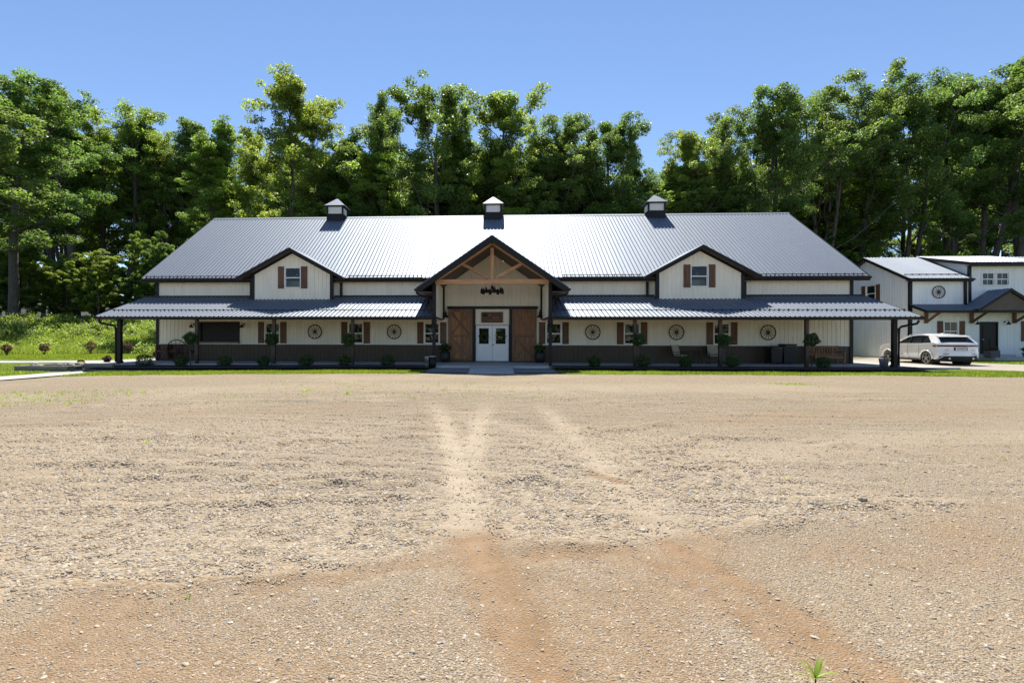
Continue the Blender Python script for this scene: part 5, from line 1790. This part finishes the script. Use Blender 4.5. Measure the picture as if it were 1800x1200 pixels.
STY = {
    'oak': dict(limbs=26, base=.30, w=5.4, bot=.55, el=22, cl=0.90, n=314, leaf=0.177, mat='leaf_a', peak=1.05),
    'oak2': dict(limbs=28, base=.36, w=5.0, bot=.45, el=34, cl=0.83, n=331, leaf=0.169, mat='leaf_a', stems=2),
    'maple': dict(limbs=30, base=.26, w=4.6, bot=.6, el=30, cl=0.79, n=331, leaf=0.169, mat='leaf_b', peak=1.1),
    'poplar': dict(limbs=34, base=.22, w=3.1, bot=.7, el=42, cl=0.68, n=348, leaf=0.158, mat='leaf_b', peak=1.0),
    'slim': dict(limbs=26, base=.45, w=3.0, bot=.5, el=30, cl=0.72, n=297, leaf=0.169, mat='leaf_a', peak=1.0),
    'spread': dict(limbs=24, base=.26, w=6.2, bot=.6, el=26, cl=0.97, n=281, leaf=0.177, mat='leaf_a', stems=3, peak=1.1),
    'airy': dict(limbs=20, base=.34, w=4.2, bot=.5, el=38, cl=0.72, n=232, leaf=0.158, mat='leaf_b', peak=1.0),
    'under': dict(limbs=34, base=.08, w=7.5, bot=.85, el=14, cl=1.37, n=247, leaf=0.307, mat='leaf_b', peak=.8),
    'under2': dict(limbs=30, base=.10, w=6.5, bot=.8, el=20, cl=1.30, n=247, leaf=0.287, mat='leaf_a', peak=.8),
}
PROTO = {}
for i, (k, s) in enumerate(STY.items()):
    PROTO[k] = tree_proto(100 + i * 7, s)
    if k in ('oak', 'maple', 'slim'):
        PROTO[k + '_b'] = tree_proto(200 + i * 7, s)

def plant_tree(kind, x, y, top, width, label, group, rz=None, name='tree', z0=None):
    tr, cr, zm, wm, n = PROTO[kind]
    z = float(zterr(x, y)) - .15 if z0 is None else z0
    t = thing(name, label, 'tree', (x, y, z), rng.uniform(0, 6.28) if rz is None else rz, group)
    sz = (top - z) / zm
    sw = width / (2 * wm) if width else sz
    for nm, me in (('trunk', tr), ('crown', cr)):
        o = link(bpy.data.objects.new(nm, me), t)
        o.scale = (sw, sw, sz)
    return t

# front rank: x, y, top height, crown width, kind, label
FRONT = [
    (-55.0, 21, 30.5, 20.9, 'oak', 'very tall oak at the far left edge, its crown cut by the picture side', 'oak_tree'),
    (-54.8, 26, 31.2, 17.0, 'oak_b', 'tall broad oak second from the left edge of the woods', 'oak_tree'),
    (-69.4, 47, 40.3, 16.7, 'maple', 'tall maple between the broad left oak and the thin bare-limbed trees', 'maple_tree'),
    (-63.1, 44, 34.6, 12.0, 'slim', 'dark-trunked slim tree standing at the top of the weedy bank', 'forest_tree'),
    (-65.0, 51, 39.0, 14.6, 'airy', 'airy tree with see-through crown above the weedy bank', 'forest_tree'),
    (-59.1, 49, 38.5, 15.7, 'airy', 'tallest of the airy forked trees left of the barn', 'forest_tree'),
    (-57.6, 53, 38.5, 12.0, 'slim', 'slim tree behind the left end of the porch roof', 'forest_tree'),
    (-53.1, 51, 35.0, 11.7, 'maple_b', 'shorter maple standing over the left barn gable', 'maple_tree'),
    (-51.0, 53, 37.1, 11.3, 'slim_b', 'dark slim tree with a pointed top above the left roof slope', 'forest_tree'),
    (-32.7, 28, 24.8, 7.3, 'poplar', 'narrow light green tree above the upper left roof corner', 'poplar_tree'),
    (-31.3, 30, 27.2, 6.7, 'poplar', 'narrow pale poplar, the taller of two left of the lime-green giant', 'poplar_tree'),
    (-28.1, 28, 24.7, 6.2, 'poplar', 'narrow poplar just left of the lime-green giant', 'poplar_tree'),
    (-22.1, 24, 29.0, 11.6, 'maple', 'tallest lime-green tree behind the barn, with several leading stems', 'maple_tree'),
    (-18.5, 26, 27.5, 10.0, 'maple_b', 'yellow-green rounded tree above the left cupola', 'maple_tree'),
    (-15.4, 27, 24.2, 7.1, 'slim', 'dark lower tree between the lime-green giant and the big oak', 'forest_tree'),
    (-13.5, 29, 28.1, 5.5, 'poplar', 'thin leaning spire of a tree left of the big oak', 'poplar_tree'),
    (-10.3, 25, 27.3, 9.4, 'oak2', 'left part of the big oak pair behind the barn, with a notched top', 'oak_tree'),
    (-6.2, 24, 27.2, 14.5, 'oak_b', 'broad dark oak behind the barn, left of the centre cupola', 'oak_tree'),
    (-3.2, 27, 27.0, 6.1, 'slim_b', 'slim dark tree against the right side of the broad oak', 'forest_tree'),
    (1.0, 25, 27.2, 11.8, 'maple', 'tall tree with open crown right above the centre cupola', 'maple_tree'),
    (4.3, 29, 26.4, 8.5, 'airy', 'airy lower tree right of the centre cupola', 'forest_tree'),
    (7.0, 25, 25.7, 10.8, 'oak', 'dark oak with a three-peaked crown right of the centre cupola', 'oak_tree'),
    (10.7, 24, 25.3, 12.6, 'oak2', 'dark round-topped oak, the highest between centre and right cupola', 'oak_tree'),
    (14.1, 26, 24.1, 7.0, 'oak_b', 'dark oak dropping to the gap before the right cupola', 'oak_tree'),
    (16.3, 29, 22.3, 6.3, 'slim', 'small dark tree on the left side of the sky gap', 'forest_tree'),
    (17.4, 26, 18.5, 7.5, 'under2', 'low leafy tree under the sky gap behind the right cupola', 'small_tree'),
    (20.0, 25, 22.9, 7.9, 'maple_b', 'green tree on the right side of the sky gap', 'maple_tree'),
    (22.2, 24, 24.9, 10.1, 'oak', 'oak rising right of the sky gap', 'oak_tree'),
    (26.3, 26, 26.3, 11.0, 'oak2', 'second oak right of the sky gap', 'oak_tree'),
    (29.2, 25, 27.0, 11.8, 'oak_b', 'third oak right of the sky gap, with a ragged top', 'oak_tree'),
    (37.3, 31, 30.5, 16.4, 'spread', 'many-stemmed spreading oak behind the right roof end', 'oak_tree'),
    (42.4, 32, 32.0, 14.5, 'oak', 'tall oak with leaning limbs between the barn and the smaller house', 'oak_tree'),
    (47.5, 32, 32.0, 15.6, 'spread', 'wide oak with fanning stems above the smaller house gable', 'oak_tree'),
    (53.6, 34, 31.5, 13.8, 'oak_b', 'oak above the ridge of the smaller house', 'oak_tree'),
    (53.8, 30, 32.0, 16.1, 'oak2', 'very tall oak behind the shed dormer of the smaller house', 'oak_tree'),
    (57.0, 29, 32.6, 18.0, 'oak', 'tallest oak, at the right edge above the smaller house', 'oak_tree'),
    (61.7, 29, 32.6, 18.0, 'oak_b', 'tall oak cut by the right picture side', 'oak_tree'),
]
for x, y, top, w, kind, lb, nm in FRONT:
    plant_tree(kind, x, y, top, w, lb, 'trees along the edge of the woods', name=nm)

# deeper trees fill the woods behind the front rank
def skyline(x):
    return float(np.interp(x, [-60, -40, -22, -8, 0, 8, 13, 17, 30, 45, 60], [24, 22.5, 20, 20, 20.5, 19.5, 14, 17.5, 21, 23, 25]))
back_kinds = ['oak', 'maple', 'slim', 'oak2', 'maple_b', 'slim_b', 'oak_b', 'poplar']
bi = 0
for row, (y0, n, lo, hi_) in enumerate(((27, 16, -20, 24), (36, 20, -24, 50), (55, 34, -100, 95), (66, 36, -118, 110))):
    for k in range(n):
        x = lo + (hi_ - lo) * (k + .5) / n + rng.uniform(-1.2, 1.2)
        y = y0 + rng.uniform(-2.5, 2.5)
        dep = (y + 28.3) / 48.3
        x_eq = x / dep
        top = 1.36 + (skyline(x_eq) - 1.36) * dep * rng.uniform(.84, .98)
        side = 'left of the barn' if x_eq < -17 else ('behind the barn' if x_eq < 18 else 'right of the barn')
        if 10.5 < x_eq < 15.5:
            top *= .9
        plant_tree(back_kinds[int(rng.integers(len(back_kinds)))], x, y, top, rng.uniform(9, 13) * dep ** .5, 'tree deep in the woods %s, mostly hidden by the front trees' % side,
                   'trees deep in the woods ' + side, name='forest_tree')
# young trees and bushes under the canopy
for k in range(90):
    x = -70 + 145 * (k + .5) / 78 + rng.uniform(-1, 1) if k < 78 else -82 + 2.6 * (k - 78)
    if x < -20:
        y = rng.uniform(29, 36) if (x < -38 and k % 2) else rng.uniform(38, 58)
    elif x < 26:
        y = rng.uniform(17.5, 24)
    else:
        y = rng.uniform(24, 42)
    top = float(zterr(x, y)) + rng.uniform(4.0, 9.5) * (1 + .012 * max(y - 20, 0))
    side = 'left of the barn' if x < -21 else ('behind the barn' if x < 22 else 'behind the smaller house')
    plant_tree('under' if k % 3 else 'under2', x, y, top, rng.uniform(4.5, 7.5), 'leafy young tree in the understorey of the woods ' + side, 'young trees in the understorey ' + side, name='young_tree')

# the woods across the lot, behind the camera: they are what the windows mirror
def far_woods():
    r = np.random.default_rng(21)
    n = 11000
    x = r.uniform(-190, 190, n)
    top = 12 + 3 * np.sin(x * .21) + 3 * np.sin(x * .53 + 1)
    z = top * r.random(n) ** .7
    y = -235 + r.normal(0, 4, n) * (1.2 - .7 * z / top)
    co, q = leaf_cards(np.stack([x, y, z], 1), r.uniform(1.2, 2.6, n), r, .3, .8, .1)
    o = link(bpy.data.objects.new('woods', np_mesh('woods', co, q, 'leaf_a', tint=r.uniform(.25, .8, n))))
    o['kind'] = 'stuff'
    o['label'] = 'far wood across the lot, mirrored green in the windows'
far_woods()

# weedy bank on the left
def bank():
    r = np.random.default_rng(5)
    Ps, Ss, Ts = [], [], []
    n = 0
    while n < 900:
        x, y = r.uniform(-54, -20.5), r.uniform(8.5, 27)
        y0 = 10.5 + 3.0 * math.sin(x * .13) - .10 * (x + 34)
        if y < y0 - .3:
            continue
        n += 1
        z = float(zterr(x, y))
        h = r.uniform(.25, .85) * (1 + .8 * (r.random() > .85))
        m = int(58 * (h / .5) ** 1.2)
        rad = h * r.uniform(.6, 1.0)
        d = r.normal(size=(m, 3))
        d /= np.linalg.norm(d, axis=1)[:, None]
        d[:, 2] = np.abs(d[:, 2])
        P = d * r.uniform(.55, 1, (m, 1)) * np.array([rad, rad, h]) + np.array([x, y, z])
        Ps.append(P)
        Ss.append(r.uniform(.10, .24, m))
        b = r.uniform(.3, .75)
        Ts.append(np.clip(b + r.normal(0, .1, m), .1, 1))
    P, S, T = np.concatenate(Ps), np.concatenate(Ss), np.concatenate(Ts)
    co, q = leaf_cards(P, S, r, .5, .6, .1)
    o = link(bpy.data.objects.new('weeds', np_mesh('weeds', co, q, 'leaf_c', tint=T)))
    o['kind'] = 'stuff'
    o['label'] = 'bright green weeds covering the bank below the woods'
bank()

def blades(name, regions, label, mat='blade', seed=3):
    """grass blades as narrow triangles; regions: (polygon, density per m2, height, width)"""
    r = np.random.default_rng(seed)
    co_, tt = [], []
    for poly, den, h, w in regions:
        xs_, ys_ = [p[0] for p in poly], [p[1] for p in poly]
        x0, x1, y0, y1 = min(xs_), max(xs_), min(ys_), max(ys_)
        n = int((x1 - x0) * (y1 - y0) * den)
        x, y = r.uniform(x0, x1, n), r.uniform(y0, y1, n)
        ins = np.zeros(n, bool)
        k = len(poly)
        for i in range(k):
            ax, ay = poly[i]
            bx, by = poly[(i + 1) % k]
            c = ((ay > y) != (by > y)) & (x < (bx - ax) * (y - ay) / ((by - ay) if by != ay else 1e-9) + ax)
            ins ^= c
        x, y = x[ins], y[ins]
        if name == 'lawn_grass':
            y = np.where(y < -6.0, y + (.75 * (vnoise(x, x * 0, 1.1, 44) - .5) + .3 * r.normal(0, .3, len(y))) * ss(-6.0, -6.8, y), y)
        n = len(x)
        z = zterr(x, y)
        patch = vnoise(x, y, .8, 31)
        hh = h * r.uniform(.5, 1.3, n) * (.6 + .8 * patch)
        a = r.uniform(0, 2 * PI, n)
        ln = r.normal(0, .35, (n, 2)) * hh[:, None]
        ww = w * r.uniform(.7, 1.3, n)
        A = np.stack([x - np.cos(a) * ww, y - np.sin(a) * ww, z], 1)
        B = np.stack([x + np.cos(a) * ww, y + np.sin(a) * ww, z], 1)
        C = np.stack([x + ln[:, 0], y + ln[:, 1], z + hh], 1)
        co_.append(np.stack([A, B, C], 1).reshape(-1, 3))
        tt.append(np.clip(.3 + .45 * patch + r.normal(0, .1, n), .1, 1))
    co, T = np.concatenate(co_), np.concatenate(tt)
    q = np.arange(len(co)).reshape(-1, 3)
    o = link(bpy.data.objects.new(name, np_mesh(name, co, q, mat, tint=T)))
    o['kind'] = 'stuff'
    o['label'] = label
    return o
blades('lawn_grass', [([(-3.1, -7.05), (-8, -7.2), (-12, -7.3), (-16, -7.5), (-18.4, -7.7), (-18.4, -5.4), (-3.0, -5.4)], 1100, .07, .012),
                      ([(3.1, -6.9), (8, -6.75), (13, -6.75), (18.3, -6.9), (23, -7.7), (23, -4.6), (20.4, -4.3), (20.2, -5.3), (3.0, -5.3)], 1100, .07, .012),
                      ([(-40, -12), (-24, -10), (-20.6, -7.5), (-21, -5.6), (-23.2, -5.4), (-23.2, -2.2), (-40, -2.8)], 260, .07, .018),
                      ([(-40, .2), (-22, 1.0), (-22, 12), (-28, 13), (-34, 10.2), (-40, 8.8)], 200, .08, .02),
                      ([(19.8, 9.8), (27, 9.9), (27, 14), (19.8, 14)], 200, .08, .02),
                      ([(27.5, .9), (34, -3.0), (44, -4.5), (44, 5.7), (27.0, 5.7)], 260, .07, .018),
                      ([(24.7, -5.3), (30, -6.3), (44, -8.4), (44, -9.2), (24, -8), (23, -7.6), (23, -4.3)], 500, .07, .015)], 'mown lawn grass round the barn')
blades('bank_grass', [([(-48, 9), (-34, 10.5), (-28, 13.5), (-20.5, 13.5), (-20.5, 20), (-28, 22), (-48, 20)], 130, .55, .022)], 'tall grass growing through the weedy bank', 'leaf_c', 4)

# sparse weeds growing through the gravel
def lot_tufts():
    r = np.random.default_rng(11)
    co_, tt = [], []
    spots = []
    for k in range(420):
        spots.append((r.uniform(-15.5, -9.5), r.uniform(-17.5, -13.8), .05, 5))
    for k in range(260):
        spots.append((r.uniform(-7.5, 1.5), r.uniform(-16.0, -11.0), .045, 5))
    for k in range(70):
        spots.append((10.1 + r.normal(0, .35), -10.9 + r.normal(0, .12), .05, 6))
    for k in range(90):
        spots.append((r.uniform(2.5, 12), r.uniform(-22.8, -9), .03, 5))
    spots += [(-1.66, -25.46, .03, 7), (-.58, -25.36, .018, 5), (4.52, -22.77, .03, 6), (3.34, -22.67, .025, 6), (-3.85, -14.94, .07, 30), (-5.13, -14.47, .07, 30), (-4.9, -21.3, .04, 10)]
    for x, y, h, m in spots:
        z = float(lot_z(np.array([[x]]), np.array([[y]]))[0, 0])
        for j in range(m):
            a = r.uniform(0, 6.28)
            px, py = x + r.normal(0, .03), y + r.normal(0, .03)
            hh = h * r.uniform(.5, 1.5)
            w = .006 + .05 * h
            lx, ly = r.normal(0, .6, 2) * hh
            co_ += [(px - math.cos(a) * w, py - math.sin(a) * w, z - .01), (px + math.cos(a) * w, py + math.sin(a) * w, z - .01), (px + lx, py + ly, z + hh)]
            tt.append(r.uniform(.35, 1.0))
    q = np.arange(len(co_)).reshape(-1, 3)
    o = link(bpy.data.objects.new('lot_weeds', np_mesh('lot_weeds', np.array(co_), q, 'leaf_c', tint=np.array(tt))))
    o['kind'] = 'stuff'
    o['label'] = 'sparse weeds growing through the gravel lot'
lot_tufts()

# the single young weed in the foreground
wx, wy = 1.585, -26.03
wz = float(lot_z(np.array([[wx]]), np.array([[wy]]))[0, 0])
t = thing('weed_plant', 'single bright green seedling with long narrow leaves at the bottom of the picture', 'weed', (wx, wy, wz))
MB().tube([(0, 0, -.02), (.002, 0, .03), (0, .002, .05)], [.004, .003, .002], 6).build('stem', MAT['leaf_c'], t)
for (a, ln, el, w) in ((2.5, .105, 1.0, .02), (2.15, .09, 1.25, .017), (.6, .10, 1.05, .017), (.95, .105, 1.2, .018), (3.0, .10, .45, .012), (.15, .12, .5, .013), (-.6, .07, .5, .012), (4.0, .06, .6, .012)):
    mb = MB()
    n = 6
    d = Vector((math.cos(a), math.sin(a) * .6, 0)).normalized()
    sd_ = Vector((-d.y, d.x, 0))
    p = Vector((0, 0, .035))
    vs = []
    e = el
    for k in range(n + 1):
        u = k / n
        ww = w * math.sin(PI * (u * .9 + .1) ** .8) * .5 if k < n else .0005
        vs += [p - sd_ * ww + Vector((0, 0, ww * .5)), p, p + sd_ * ww + Vector((0, 0, ww * .5))]
        p = p + (d * math.cos(e) + Vector((0, 0, 1)) * math.sin(e)) * ln / n
        e -= .12
    fs = []
    for k in range(n):
        for j in (0, 1):
            fs.append((k * 3 + j, k * 3 + j + 1, k * 3 + 3 + j + 1, k * 3 + 3 + j))
    o = mb.add(vs, fs).build('leaf', 'leaf_c', t, True)
    a_ = o.data.attributes.new('tint', 'FLOAT', 'FACE')
    a_.data.foreach_set('value', np.full(len(o.data.polygons), .95, np.float32))
